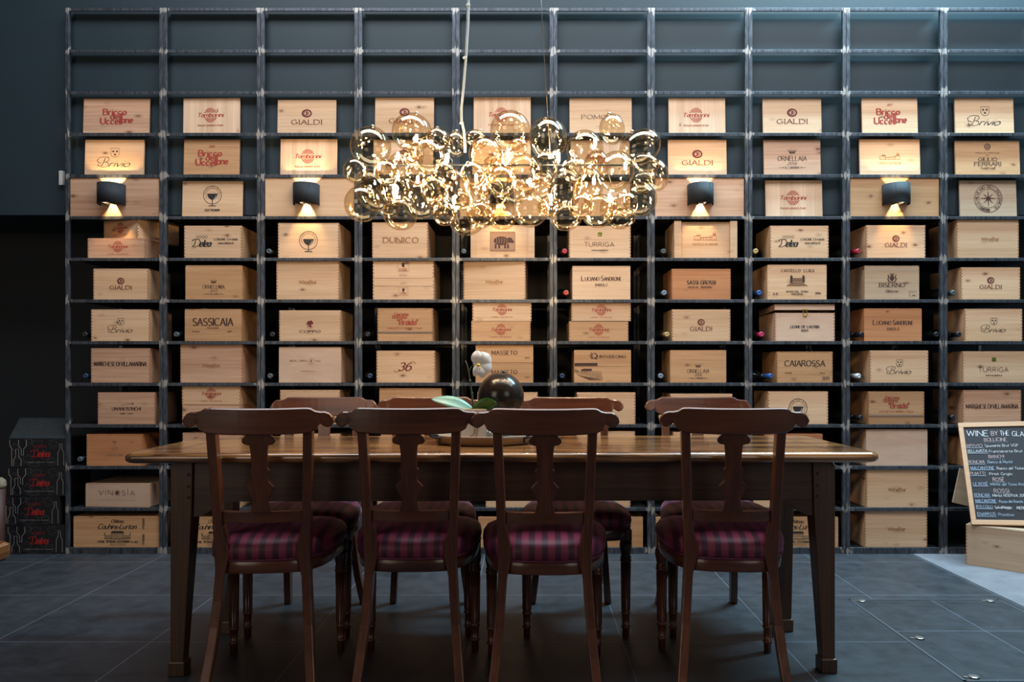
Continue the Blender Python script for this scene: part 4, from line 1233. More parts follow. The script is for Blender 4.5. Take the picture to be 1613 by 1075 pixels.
sc0 = make_sconce(); first = True
for (c, cx, mt) in ((0, 172.5, 'pink'), (2, 480.5, 'pale'), (4, 789, 'pale'), (6, 1105, 'pink'), (8, 1414.5, 'warm')):
    z0, z1 = rail_z(5) + .0095, rail_z(4) - .0095
    bd = empty('lamp_backboard', (bay_x(c), RF + .008, z0), 0, f'{dict(pink="pinkish", pale="pale", warm="brownish")[mt]} pine board filling the shelf behind wall lamp, {bay_words(c)}', 'board', 'pine boards behind the wall lamps')
    mb = MB(); mb.box((-.2515, 0, 0), (.2515, .012, z1 - z0))
    for s in (-1, 1):
        for q in (.1, .36, .63, .9): mb.box((s * .246 - .001, -.0004, (z1 - z0) * q), (s * .246 + .001, .001, (z1 - z0) * q + .003), 1)
    mb.build('board', [M[mt], M['black']], bd, .001)
    s_ = sc0 if first else copy_tree(sc0); first = False
    s_.location = ((cx - VX) / (F / (RF - .03)), RF + .0075, HC + (VY - 305.3) / (F / (RF - .035)))
    tag(s_, 'curved black up-and-down wall lamp, lit, ' + ('hidden behind the glass globes' if c == 4 else 'in the ' + bay_words(c)), 'wall lamp', 'black wall lamps on the pine boards')

# ------------------------------------------------------------------ bottles lying on the shelves
CAP = dict(black=(.012, .012, .016), navy=(.015, .03, .08), grey=(.07, .09, .10), red=(.42, .03, .05), orange=(.55, .07, .04), gold=(.45, .30, .12), pink=(.50, .03, .11), white=(.55, .60, .62), blue=(.03, .09, .30), steel=(.16, .22, .30))
for n_, c_ in CAP.items(): M['cap_' + n_] = plain('capsule_' + n_, c_, .35)


def make_bottle():
    root = empty('wine_bottle', (0, 0, 0))
    A = Matrix.Rotation(R(-90), 4, 'X')
    mb = MB(); mb.lathe([(.0135, .055), (.0140, .075), (.018, .095), (.030, .112), (.0370, .130), (.0375, .150), (.0375, .285), (.034, .298), (0, .298)], (0, 0, 0), 22, 0, A); mb.build('glass_body', M['bottle'], root)
    mb = MB(); mb.lathe([(0, .0015), (.004, .0015), (.0055, .0), (.0120, .0), (.0145, .0025), (.0150, .018), (.0140, .021), (.0140, .056)], (0, 0, 0), 20, 0, A); mb.build('capsule', M['cap_black'], root)
    return root


bt0 = make_bottle(); bfirst = True
for (c, r, px, cap, yaw) in ((0, 7, 133, 'black', 6), (0, 8, 134, 'navy', 6), (0, 10, 124.8, 'grey', 0), (1, 7, 277, 'grey', 4), (2, 5, 423, 'grey', 0), (2, 7, 428.5, 'black', 8), (2, 8, 425, 'grey', 8),
                           (3, 7, 579, 'black', 8), (3, 8, 582.5, 'navy', 8), (4, 5, 730.5, 'grey', 4), (5, 5, 889.5, 'red', 10), (5, 6, 892, 'orange', 8), (5, 8, 885.5, 'navy', 4),
                           (6, 5, 1045.5, 'grey', 4), (6, 6, 1046.5, 'steel', 3), (6, 7, 1051, 'gold', 12), (6, 8, 1041, 'steel', 0), (6, 9, 1042, 'gold', 0), (7, 5, 1190.5, 'gold', -4),
                           (7, 6, 1196.5, 'blue', 9), (7, 7, 1200, 'pink', 9), (7, 8, 1215, 'blue', 27), (8, 5, 1353, 'red', 18), (8, 7, 1358.5, 'black', 24), (8, 7, 1476, 'black', -2), (8, 8, 1353.5, 'white', 22), (8, 9, 1357, 'black', 22),
                           (9, 6, 1502.5, 'grey', 8), (9, 7, 1511, 'black', 6), (9, 9, 1502, 'black', 14)):
    b = bt0 if bfirst else copy_tree(bt0); bfirst = False
    kk = F / (RF + .004)
    b.location = ((px - VX) / kk, RF + .004, shelf_z(r) + .0382); b.rotation_euler = (0, 0, R(yaw))
    for ch_ in b.children:
        if ch_.name.startswith('capsule') and cap != 'black':
            ch_.data = ch_.data.copy(); ch_.data.materials[0] = M['cap_' + cap]
    side = ', right of crate' if (c, r, px) == (8, 7, 1476) else ''
    tag(b, f'dark bottle with {cap} capsule lying in {bay_words(c)}, {row_words(r)}{side}', 'wine bottle', 'wine bottles lying beside the crates')
# ------------------------------------------------------------------ dining table
TX0, TX1, TY0, TY1, TZ = -1.318, 1.160, 2.462, 3.125, .767
tcx, tcy = (TX0 + TX1) / 2, (TY0 + TY1) / 2
table = empty('dining_table', (tcx, tcy, 0), R(0.7), 'long walnut dining table with thick rounded top and tapered legs', 'dining table')
hx, hy = (TX1 - TX0) / 2, (TY1 - TY0) / 2


def rrect(hx, hy, r, n=6):
    pts = []
    for (sx, sy, a0) in ((1, 1, 0), (-1, 1, 90), (-1, -1, 180), (1, -1, 270)):
        for i in range(n + 1):
            a = R(a0 + 90 * i / n); pts.append((sx * (hx - r) + r * math.cos(a), sy * (hy - r) + r * math.sin(a)))
    return pts


mb = MB(); rings = []
for (ins, z) in ((.014, TZ - .034), (.006, TZ - .031), (.001, TZ - .025), (.0, TZ - .018), (.001, TZ - .010), (.006, TZ - .003), (.014, TZ)):
    rings.append([(x, y, z) for x, y in rrect(hx - ins, hy - ins, .030)])
mb.loft(rings, 0, False)
top = mb.build('tabletop', M['top'], table)
for f in top.data.polygons:
    if abs(f.normal.z) < .98: f.use_smooth = True
# breadboard seams and inlaid plugs near the ends
mb = MB()
for s in (-1, 1):
    mb.box((s * (hx - .13) - .0012, -hy + .012, TZ - .0005), (s * (hx - .13) + .0012, hy - .012, TZ + .0004))
mb.build('end_seam', M['apron'], table)
lx, ly0, ly1 = hx - .108, -hy + .108, hy - .10
for sx in (-1, 1):
    for yy, sy in ((ly0, -1), (ly1, 1)):
        cx_, cy_ = sx * (lx - .0375), yy - sy * .0375
        mb = MB()
        # outer faces upright, inner faces tapering
        def ringz(z, wd):
            ox, oy = sx * lx, yy
            ix, iy = sx * (lx - wd), yy - sy * wd
            return [(min(ox, ix), min(oy, iy), z), (max(ox, ix), min(oy, iy), z), (max(ox, ix), max(oy, iy), z), (min(ox, ix), max(oy, iy), z)]
        mb.loft([ringz(.045, .044), ringz(.57, .073), ringz(TZ - .0345, .076)])
        leg = mb.build('leg', M['leg'], table, .003)
        mb = MB(); c2x, c2y = sx * (lx - .022), yy - sy * .022
        mb.box((c2x - .028, c2y - .028, 0), (c2x + .028, c2y + .028, .050)); mb.build('foot_block', M['leg'], leg, .004)
        if sy == -1:
            mb = MB()
            for z in (.705 - .022, .655 - .012, .612 - .006):
                mb.lathe([(0, 0), (.0055, 0), (.0055, .0016), (0, .0022)], (0, 0, 0), 10, 0, Matrix.Translation((sx * (lx - .062 if sx > 0 else lx - .062), yy + .0004, z)) @ Matrix.Rotation(R(90), 4, 'X'))
            mb.build('dowel_peg', M['apron'], leg)
for yy, sy in ((ly0, -1), (ly1, 1)):
    mb = MB(); y0_, y1_ = sorted((yy - sy * .010, yy - sy * .034))
    zb = .590
    # bottom edge with an ogee bracket at each end
    prof = [(-lx + .070, TZ - .0345), (-lx + .070, zb - .052), (-lx + .095, zb - .050), (-lx + .125, zb - .036), (-lx + .145, zb - .016), (-lx + .165, zb - .004), (-lx + .185, zb)]
    pts = prof + [(-x, z) for x, z in prof[::-1]]
    n_ = len(pts); vs = [(x, y0_, z) for x, z in pts] + [(x, y1_, z) for x, z in pts]
    fs = []
    for i in range(len(prof) - 1):       # quads left bracket, right bracket
        pass
    L_ = len(prof)
    for off, flip in ((0, False), (n_, True)):
        for i in range(1, L_ - 1):
            # fan the brackets from the top corner strip
            a, b = i, i + 1
            fs.append(((off, off + a, off + b) if not flip else (off + b, off + a, off)))
            a, b = n_ - 1 - i, n_ - 2 - i
            fs.append(((off + n_ - 1, off + b, off + a) if not flip else (off + a, off + b, off + n_ - 1)))
        fs.append((off, off + L_ - 1, off + L_, off + n_ - 1) if not flip else (off + n_ - 1, off + L_, off + L_ - 1, off))
    for i in range(n_):
        j = (i + 1) % n_; fs.append((i, j, j + n_, i + n_))
    mb.add(vs, fs); mb.build('apron', M['apron'], table)
for sx in (-1, 1):
    mb = MB(); a, b = sorted((sx * (lx - .012), sx * (lx - .034))); mb.box((a, ly0 + .076, .60), (b, ly1 - .076, TZ - .0345)); mb.build('apron', M['apron'], table)
mb = MB(); ringp = [(hx - .10 + .018 * math.cos(2 * PI * i / 16), -hy + .10 + .0, TZ - .046 + .012 * math.sin(2 * PI * i / 16)) for i in range(16)]
mb.tube(ringp, .0035, 6, 0, True); mb.build('hanging_ring', M['grip'], table)

# ------------------------------------------------------------------ chairs (facing +y)
def rail_y(x): return -.250 - .022 * (1 - (x / .235) ** 2)


def post_y(z): return -.192 - .055 * max(0, (z - .42) / .5) ** 1.15 if z > .42 else -.192 - .095 * ((.42 - z) / .42) ** 2.0


def post_x(z): return .134 + .018 * (z - .42) / .5 if z > .42 else .134 + .034 * ((.42 - z) / .42) ** 1.4


def make_chair():
    root = empty('dining_chair', (0, 0, 0))
    W_, WU_ = M['mahogany'], M['mahogany_up']
    for s in (-1, 1):
        mb = MB(); rings = []
        zs = [0, .06, .14, .22, .30, .37, .42, .445, .47, .50, .54, .60, .70, .80, .842]
        for z in zs:
            x, y = s * post_x(z), post_y(z)
            wx = .0145; wy = .021 if z > .1 else .018
            extra = {.42: .010, .445: .018, .47: .016, .50: .008}.get(z, 0)   # swelling where it meets the seat
            fx0, fx1 = (x - wx - (extra if s > 0 else 0), x + wx + (extra if s < 0 else 0))
            rings.append([(fx0, y - wy, z), (fx1, y - wy, z), (fx1, y + wy + extra, z), (fx0, y + wy + extra, z)])
        mb.loft(rings); mb.build('leg', WU_, root, .0035)
    # crest rail
    half = [(0, -.001), (.05, -.001), (.10, 0), (.140, .001), (.160, .0005), (.168, -.004), (.175, -.0085), (.190, -.0115), (.205, -.0115), (.218, -.0165), (.228, -.028), (.233, -.040), (.230, -.051), (.222, -.059), (.212, -.062), (.202, -.059), (.194, -.053), (.188, -.0495), (.1865, -.056), (.184, -.064), (.176, -.070), (.168, -.074), (.160, -.079), (.10, -.083), (.05, -.084), (0, -.084)]
    hz = .918
    # strips: pair the outline by x so the curved rail is made of clean slices
    def top_at(x):
        x = abs(x)
        up = [p for p in half[:12]]
        for a, b in zip(up, up[1:]):
            if a[0] <= x <= b[0]: return a[1] + (b[1] - a[1]) * (x - a[0]) / max(1e-9, b[0] - a[0])
        return up[-1][1]

    def bot_at(x):
        x = abs(x)
        lo_ = [(0, -.084), (.05, -.084), (.10, -.083), (.160, -.079), (.168, -.074), (.176, -.070), (.182, -.0655), (.186, -.056), (.190, -.0495), (.194, -.053), (.202, -.059), (.212, -.062), (.222, -.059), (.230, -.051), (.233, -.0405)]
        for a, b in zip(lo_, lo_[1:]):
            if a[0] <= x <= b[0]: return a[1] + (b[1] - a[1]) * (x - a[0]) / max(1e-9, b[0] - a[0])
        return lo_[-1][1]
    xs = [0, .03, .06, .09, .12, .14, .155, .162, .168, .175, .182, .186, .190, .194, .200, .206, .212, .218, .223, .228, .231, .233]
    xs = [-x for x in xs[::-1]] + xs[1:]
    mb = MB(); rings = []
    for x in xs:
        y = rail_y(x); zt, zb = hz + top_at(x), hz + bot_at(x); th = .0115
        lean = .012
        if zt - zb < .001: zt = zb + .001
        cr = min(.004, (zt - zb) * .3)
        rings.append([(x, y - th + lean * 0, zb + cr), (x, y - th + .004, zb), (x, y + th - .004, zb), (x, y + th, zb + cr), (x, y + th - lean * .3, zt - cr), (x, y + th - .006, zt), (x, y - th + .002, zt), (x, y - th - .002, zt - cr)])
    mb.loft(rings, 0, True)
    o = mb.build('crest_rail', W_, root)
    for f in o.data.polygons: f.use_smooth = False
    # carved vase splat
    prof = [(.836, .036), (.830, .041), (.824, .048), (.816, .052), (.808, .050), (.803, .044), (.800, .029), (.784, .0270), (.765, .0255), (.750, .0250), (.727, .0255), (.722, .030), (.716, .031), (.711, .0275), (.697, .0245), (.685, .027), (.666, .044), (.648, .034), (.632, .027), (.618, .024), (.604, .028), (.585, .032)]
    mb = MB(); rings = []
    for z, hw_ in prof:
        y = -.205 - .055 * (z - .42) / .5 - .010
        rings.append([(-hw_, y - .006, z), (hw_, y - .006, z), (hw_, y + .006, z), (-hw_, y + .006, z)])
    mb.loft(rings); mb.build('splat', WU_, root, .0015)
    # lower cross rail, bowed
    mb = MB(); rings = []
    for i in range(13):
        x = -.125 + .25 * i / 12; y = post_y(.567) - .020 * (1 - (x / .125) ** 2)
        rings.append([(x, y - .010, .550), (x, y + .010, .550), (x, y + .010, .586), (x, y - .010, .586)])
    mb.loft(rings); mb.build('cross_rail', W_, root, .002)
    # seat
    hp = [(0, -.222), (.07, -.220), (.125, -.208), (.165, -.180), (.195, -.130), (.215, -.060), (.228, .020), (.232, .080), (.228, .130), (.210, .165), (.175, .187), (.12, .198), (.06, .202), (0, .203)]
    hp = [(x * .936, y) for x, y in hp]
    out = hp + [(-x, y) for x, y in hp[-2:0:-1]]

    def sc_(f, g=0): return [(x * f, -.01 + (y + .01) * f) for x, y in out]
    mb = MB()
    mb.loft([[(x, y, .383) for x, y in sc_(.955)], [(x, y, .386) for x, y in sc_(.965)], [(x, y, .423) for x, y in sc_(.975)], [(x, y, .425) for x, y in sc_(.965)]], 0, False)
    o = mb.build('seat_frame', W_, root)
    for f in o.data.polygons:
        if abs(f.normal.z) < .5: f.use_smooth = True
    mb = MB()
    mb.loft([[(x, y, z) for x, y in sc_(f)] for f, z in ((.965, .4255), (1.0, .437), (1.012, .452), (1.0, .468), (.955, .482), (.86, .493), (.70, .500), (.45, .504), (.2, .506), (.03, .506))], 0, True)
    cu = mb.build('seat', M['fabric'], root)
    mb = MB(); mb.tube([(x, y, .4275) for x, y in sc_(.985)], .0042, 6, 0, True); mb.build('piping', M['welt'], cu)
    # turned front legs
    for s in (-1, 1):
        mb = MB()
        mb.box((s * .192 - .021, .118, .378), (s * .192 + .021, .160, .420))
        mb.lathe([(.013, 0), (.0135, .036), (.0175, .038), (.019, .042), (.0175, .046), (.0145, .048), (.0150, .090), (.0185, .092), (.0195, .096), (.0180, .100), (.0155, .102), (.0172, .20), (.0185, .292), (.0215, .294), (.023, .299), (.0215, .304), (.0190, .306), (.0215, .309), (.0220, .313), (.0185, .316), (.0200, .325), (.0240, .345), (.0245, .362), (.0215, .379)], (s * .192, .139, 0), 16)
        # reeding along the shaft
        for q in range(10):
            a = 2 * PI * q / 10
            mb.tube([(s * .192 + .0158 * math.cos(a), .139 + .0158 * math.sin(a), .104), (s * .192 + .0185 * math.cos(a), .139 + .0185 * math.sin(a), .290)], .0016, 4)
        mb.build('leg', WU_, root)
    return root


ch0 = make_chair()
CH = [  # x, y, rz, label
 (-.867, 2.638, 5, 'carved mahogany chair with wine-striped seat, leftmost of the near side'),
 (-.381, 2.656, 1.3, 'carved mahogany chair, near side, second from left'),
 (.061, 2.618, -1, 'carved mahogany chair, near side, in front of the dark sphere'),
 (.680, 2.655, -5.3, 'carved mahogany chair, near side, standing apart at the right'),
 (-.893, 3.075, 180, 'red-brown carved chair, far side, leftmost'),
 (-.422, 3.082, 180 + 1, 'red-brown carved chair, far side, behind the orchid'),
 (.192, 3.075, 180, 'red-brown carved chair, far side, right of the dark sphere'),
 (.757, 3.078, 180 + 1, 'red-brown carved chair, far side, rightmost'),
]
for i, (x, y, rz, lb) in enumerate(CH):
    c_ = ch0 if i == 0 else copy_tree(ch0)
    c_.location = (x, y, 0); c_.rotation_euler = (0, 0, R(rz))
    tag(c_, lb, 'chair', 'mahogany dining chairs around the table')

# ------------------------------------------------------------------ chandelier of blown globes
GB = [(584, 231, 32, 31), (649, 209, 32, 30), (560, 269, 19.5, 20), (589, 300, 28, 34), (570.6, 321, 28, 29), (630.5, 261, 20, 21), (689, 220, 19, 19), (718, 227, 18, 20), (673, 246, 28, 29), (622, 300, 23, 24),
      (630.5, 337, 27, 26), (663.7, 312.6, 30, 33), (692, 325, 16, 16), (719, 295.5, 28, 33), (736.5, 346, 29, 25), (750, 219, 18, 14), (765, 244, 27, 29), (777, 314, 25, 34), (729, 316, 16, 16), (790, 345, 22, 17),
      (804, 206, 32, 31), (863, 218, 30, 33), (921.6, 236, 29, 31), (964, 203.5, 20, 24), (1008, 232, 34, 27), (1036, 276, 17, 25), (1017, 257, 22, 14), (1012, 287, 21, 18), (970, 270, 29, 32), (1008, 314, 27, 27),
      (890.6, 297.6, 27, 34), (835, 331, 28, 27), (891.6, 342, 25, 22), (942, 332, 27, 27), (980, 344.7, 22, 16), (826, 274, 29, 32), (816, 232, 15, 15), (790, 286, 24, 26), (959, 328, 14, 21), (927, 290, 24, 26),
      (857, 262, 22, 24), (700, 275, 20, 22), (745, 275, 20, 20), (612, 325, 18, 18), (865, 325, 18, 18), (655, 275, 18, 18),
      (610, 272, 20, 20), (685, 300, 22, 22), (757, 338, 22, 22), (812, 300, 22, 22), (852, 292, 22, 24), (905, 268, 20, 20), (940, 258, 20, 20), (985, 322, 20, 20), (700, 338, 18, 18), (760, 292, 20, 20), (915, 325, 20, 20), (650, 245, 18, 18), (780, 262, 18, 18)]
M['iron'] = plain('dark_iron', (.035, .04, .05), .35, .8)
cz0 = at(800, 275, 2.80)
lamp = empty('globe_chandelier', cz0, 0, 'long cloud chandelier of smoky gold glass globes hanging above table', 'chandelier')
placed = []
rg = random.Random(5)
for (px, py, ra, rb) in GB:
    best = None
    for q in range(15):
        D = 2.62 + .36 * q / 14
        kk = F / D; p = at(px, py, D); rr = (ra + rb) / 2 / kk
        cost = abs(D - 2.80) * .12
        for (p2, r2) in placed:
            ov = (rr + r2) * .96 - (p - p2).length
            if ov > 0: cost += ov
        if best is None or cost < best[0]: best = (cost, p, ra / kk, rb / kk, rr)
    placed.append((best[1], best[4]))
    p = best[1] - cz0
    mb = MB(); T = Matrix.Translation(p) @ Matrix.Rotation(R(rg.uniform(-28, 28)), 4, 'Y') @ Matrix.Rotation(R(rg.uniform(-15, 15)), 4, 'X')
    a_, b_ = best[2], best[3]
    mb.sphere((0, 0, 0), a_, (a_ + b_) / 2, b_, 36, 0, T)
    g = mb.build('glass_globe', M['globe'], lamp)
    mb = MB(); mb.lathe([(.0, .006), (.005, .006), (.007, .0), (.006, -.006), (0, -.006)], (0, 0, b_), 10, 0, T); mb.build('neck_cap', M['wire'], g)
ctrs = [p for p, r in placed]
BL = [(656, 218), (627, 246), (658, 283), (705, 248), (750, 280), (800, 244), (835, 287), (880, 246), (935.5, 285), (937.6, 224), (622, 296), (960, 311), (597, 262), (715, 315), (868, 312), (985, 262)]
rodz = 0.0
for i, (px, py) in enumerate(BL):
    D = 2.74 + (i % 3) * .05; p = at(px, py, D) - cz0
    mb = MB(); mb.lathe([(0, -.014), (.0035, -.013), (.0048, -.008), (.0048, .008), (.003, .013), (0, .014)], tuple(p), 10); mb.build('light_bulb', M['glow'], lamp)
    d = bpy.data.lights.new('bulb_light', 'POINT'); d.energy = 3.0; d.color = (1.0, .78, .52); d.shadow_soft_size = .012
    o = bpy.data.objects.new('bulb_light', d); o.parent = lamp; o.location = p + Vector((0, -.012, -.02)); COL.objects.link(o)
# spine, arms, cords
mb = MB(); mb.tube([(-.46, .02, .04), (.46, .02, .04)], .004, 8); mb.build('spine_rod', M['iron'], lamp)
mb = MB()
for i, (px, py) in enumerate(BL):
    D = 2.74 + (i % 3) * .05; p = at(px, py, D) - cz0
    mb.tube([(p.x * .96, 0, .02), tuple((Vector((p.x * .96, 0, .02)) + p) / 2 + Vector((.01, 0, .01))), tuple(p + Vector((0, 0, .012)))], .0018, 6)
mb.build('lamp_arm', M['iron'], lamp)
cab = [(738, 0), (737.5, 35), (734, 90), (730, 140), (726.8, 170), (727, 190), (731, 207), (733, 240)]
pts = [at(x, y, 2.80) - cz0 for x, y in cab[::-1]]
top_ = Vector((-.12, 2.80, 4.84)) - cz0
pts += [pts[-1].lerp(top_, t) + Vector((.008 * math.sin(t * 9), 0, 0)) * (1 - t) for t in (.2, .4, .6, .8, 1)]
mb = MB(); mb.tube(pts, .0046, 8)
mb.build('power_cord', M['cord'], lamp)
mb = MB(); mb.tube([at(731, 240, 2.8) - cz0, at(728, 190, 2.8) - cz0, top_], .0010, 5); mb.tube([at(867, 250, 2.8) - cz0, at(852, 0, 2.8) - cz0, top_], .0013, 5); mb.build('suspension_wire', M['wire'], lamp)
mb = MB()
for (x, y) in ((737.4, 8), (732, 91), (727, 194)):
    p = at(x, y, 2.8) - cz0; mb.lathe([(.007, -.003), (.008, 0), (.007, .003)], tuple(p), 8)
mb.build('cord_clip', M['cord'], lamp)
mb = MB(); mb.lathe([(0, -.03), (.03, -.03), (.06, -.02), (.06, .009), (0, .009)], tuple(top_ - Vector((0, 0, .0))), 24); mb.build('ceiling_canopy', M['wire'], lamp)

# ------------------------------------------------------------------ things on the table
TY = 2.80
tr = empty('oval_tray', (at(762, 0, TY).x, TY, TZ + .0008), 0, 'oval washed-wood tray with dark bent handles on the table', 'tray')
def ell(rx, ry, z, n=48): return [(rx * math.cos(2 * PI * i / n), ry * math.sin(2 * PI * i / n), z) for i in range(n)]
M['tray'] = wood('washed_wood', (.36, .27, .20), (.20, .14, .10), freq=30, rough=.6)
mb = MB(); mb.loft([ell(.160, .125, 0), ell(.172, .137, .002), ell(.176, .141, .010), ell(.184, .149, .022), ell(.190, .155, .034), ell(.186, .151, .035), ell(.178, .143, .020), ell(.168, .133, .007)], 0, True)
mb.build('dish', M['tray'], tr)
for s in (-1, 1):
    mb = MB(); mb.tube([(s * .150, -.098, .026), (s * .172, -.104, .030), (s * .188, -.085, .033), (s * .196, -.050, .042), (s * .199, 0, .052), (s * .196, .050, .044), (s * .186, .080, .034)], .0038, 8)
    for q in range(5): mb.sphere((s * (.160 + .007 * q), -.100 + .004 * q, .036), .0045, n=8)
    mb.box((s * .150 - .004, -.1125, .010), (s * .150 + .004, -.108, .028)); mb.build('handle', M['iron'], tr)
base = TZ + .0085
M['paper'] = plain('cream_paper_pot', (.56, .49, .42), .7, noise=.06, nscale=12)
M['twig'] = plain('dried_root', (.33, .20, .10), .8); M['stem'] = plain('orchid_stem', (.07, .085, .03), .5)
M['leafg'] = plain('leaf_green', (.035, .12, .018), .28); M['leaft'] = plain('leaf_bluish', (.24, .46, .40), .25)
M['petal'] = plain('white_petal', (.78, .77, .80), .5); M['petal'].node_tree.nodes['Principled BSDF'].inputs['Subsurface Weight'].default_value = .2
M['yellow'] = plain('orchid_throat', (.62, .42, .04), .5)
po = at(746, 0, 2.78)
orch = empty('potted_orchid', (po.x, 2.78, base), 0, 'single white orchid bloom in square cream pot on the tray', 'potted orchid')
mb = MB(); mb.loft([[(-.053, -.045, 0), (.052, -.045, 0), (.052, .045, 0), (-.053, .045, 0)], [(-.040, -.040, .118), (.050, -.040, .118), (.050, .040, .118), (-.040, .040, .118)]])
mb.loft([[(-.036, -.036, .1185), (.046, -.036, .1185), (.046, .036, .1185), (-.036, .036, .1185)], [(-.036, -.036, .1195), (.046, -.036, .1195), (.046, .036, .1195), (-.036, .036, .1195)]], 1)
mb.build('pot', [M['paper'], M['twig']], orch, .002)
mb = MB(); mb.tube([(-.012, -.049, .0), (-.010, -.049, .020), (.004, -.048, .030), (.010, -.046, .060), (.008, -.043, .10)], [.0012, .0022, .0026, .0022, .001], 6); mb.tube([(.020, -.049, .004), (.013, -.049, .018), (.018, -.047, .05), (.022, -.044, .085), (.018, -.042, .11)], [.001, .0018, .002, .002, .001], 6)
mb.build('aerial_root', M['twig'], orch)


def P(x, y): return at(x, y, 2.78) - Vector((po.x, 2.78, base))


mb = MB(); mb.tube([P(745, 642), P(744, 625), P(741, 605), P(739, 590), P(736, 576), P(733, 568)], [.0038, .0034, .003, .0028, .0022, .001], 8); mb.tube([P(739, 590), P(740, 582), P(744, 577), P(749, 575)], [.0022, .002, .0018, .0015], 6)
mb.lathe([(.004, -.003), (.0052, 0), (.004, .003)], tuple(P(740.4, 600)), 8); mb.lathe([(.004, -.003), (.005, 0), (.004, .003)], tuple(P(743.5, 620)), 8)
mb.build('stem', M['stem'], orch)


def leaf(name, base_p, tip_p, wd, mat, bend=.02, tiltv=(0, 0, 1), fold=.25):
    a, b = Vector(base_p), Vector(tip_p); d = b - a; sd = d.cross(Vector(tiltv)).normalized(); up = sd.cross(d).normalized()
    mb = MB(); n = 12; vt, vb, fs = [], [], []
    for i in range(n + 1):
        t = i / n; w_ = wd * (math.sin(PI * min(1, t * .93 + .07)) ** .65) * (1 - .15 * t)
        c_ = a + d * t + up * bend * math.sin(PI * t)
        for u in (-1, -.5, 0, .5, 1):
            vt.append(c_ + sd * w_ * u + up * w_ * fold * abs(u))
    m_ = len(vt); vb = [v - up * .0018 for v in vt]
    for i in range(n):
        for j in range(4):
            q = i * 5 + j; fs.append((q, q + 1, q + 6, q + 5)); fs.append((q + m_, q + 5 + m_, q + 6 + m_, q + 1 + m_))
    for i in range(n):
        fs.append((i * 5, i * 5 + 5, i * 5 + 5 + m_, i * 5 + m_)); fs.append((i * 5 + 4, i * 5 + 4 + m_, i * 5 + 9 + m_, i * 5 + 9))
    mb.add(vt + vb, fs, 0, True); mb.build(name, mat, orch)


leaf('leaf', P(744, 645) + Vector((0, 0, -.004)), P(679, 629.5) + Vector((0, .01, 0)), .026, M['leaft'], .018, (0, -.80, .60), .12)
leaf('leaf', P(744, 648), P(783, 634) + Vector((0, -.04, 0)), .027, M['leafg'], .020, (0, 1, .30), .12)
# bloom seen from its side
fc = P(754, 574)
def petal(ang, ln, wd, tw, col='petal', name='petal', lift=.25):
    ax = Vector((.35, -1, .05)).normalized()       # bloom faces this way
    sx_ = Vector((1, .35, 0)).normalized(); sz_ = ax.cross(sx_).normalized()
    if sz_.z < 0: sz_ = -sz_
    d = sx_ * math.cos(R(ang)) + sz_ * math.sin(R(ang)); sd = ax.cross(d).normalized()
    mb = MB(); vt, fs = [], []
    n = 10
    for i in range(n + 1):
        t = i / n; w_ = wd * math.sin(PI * (t * .9 + .08)) ** .7
        c_ = fc + d * ln * t + ax * (ln * lift * math.sin(PI * t * .8) - .004 * t)
        for u in (-1, -.5, 0, .5, 1): vt.append(c_ + sd * w_ * u - ax * w_ * .25 * u * u + ax * .0015 * math.sin(u * 6 + t * 5))
    m_ = len(vt); vb = [v - ax * .0010 for v in vt]
    for i in range(n):
        for j in range(4):
            q = i * 5 + j; fs.append((q, q + 1, q + 6, q + 5)); fs.append((q + m_, q + 5 + m_, q + 6 + m_, q + 1 + m_))
    mb.add(vt + vb, fs, 0, True); return mb.build(name, M[col], orch)


petal(38, .054, .034, 0); petal(-25, .052, .034, 0); petal(100, .050, .026, 0); petal(-72, .052, .024, 0); petal(-112, .048, .015, 0); petal(150, .024, .014, 0)
mb = MB(); mb.sphere(tuple(fc + Vector((.000, -.016, -.004))), .008, .008, .006, 10); mb.tube([tuple(fc + Vector((.002, -.018, -.006))), tuple(fc + Vector((.008, -.022, -.014))), tuple(fc + Vector((.004, -.022, -.020)))], .0018, 6)
mb.build('lip', M['yellow'], orch)

M['ball'] = plain('bronzed_ceramic', (.030, .020, .016), .20, .0, .6, 5); M['ball'] = wood('bronzed_ceramic', (.034, .022, .018), (.010, .008, .008), freq=40, rough=.20, stretch=6, randomize=False)
sb = at(789, 624, 2.89)
ball = empty('ceramic_sphere', (sb.x, 2.89, base), 0, 'glossy dark bronze sphere ornament behind the orchid on the tray', 'ornament')
zc_ = sb.z - base
mb = MB(); mb.lathe([(0, .001), (.030, .001), (.032, .005), (.026, .012), (.022, .03), (.024, zc_ - .095), (.040, zc_ - .078), (.034, zc_ - .074), (0, zc_ - .082)], (0, 0, 0), 28); mb.build('foot', M['iron'], ball)
mb = MB(); mb.sphere((0, 0, zc_), .0885, .0885, .0895, 48); mb.build('globe_body', M['ball'], ball)
mb = MB(); mb.lathe([(.007, 0), (.006, .006), (.004, .010), (0, .011)], (.010, 0, zc_ + .086), 12); mb.build('finial', M['iron'], ball)
M['clear'] = plain('clear_glass', (.75, .78, .76), .05); M['clear'].node_tree.nodes['Principled BSDF'].inputs['Transmission Weight'].default_value = .85
vv = at(775, 0, 2.72)
vt_ = empty('glass_votive', (vv.x, 2.725, base), 0, 'small clear glass votive beside the orchid pot on the tray', 'glass')
mb = MB(); mb.lathe([(0, 0), (.015, 0), (.017, .004), (.019, .040), (.0175, .040), (.0155, .007), (0, .006)], (0, 0, 0), 20); mb.build('cup', M['clear'], vt_)
mb = MB(); mb.lathe([(0, .0075), (.0145, .0075), (.015, .018), (0, .019)], (0, 0, 0), 16); mb.build('candle', M['paper'], vt_)
dd = at(820, 0, 2.80)
dk = empty('dark_saucer', (dd.x - .012, 2.775, base), 0, 'small dark glazed saucer at the right of the tray', 'saucer')
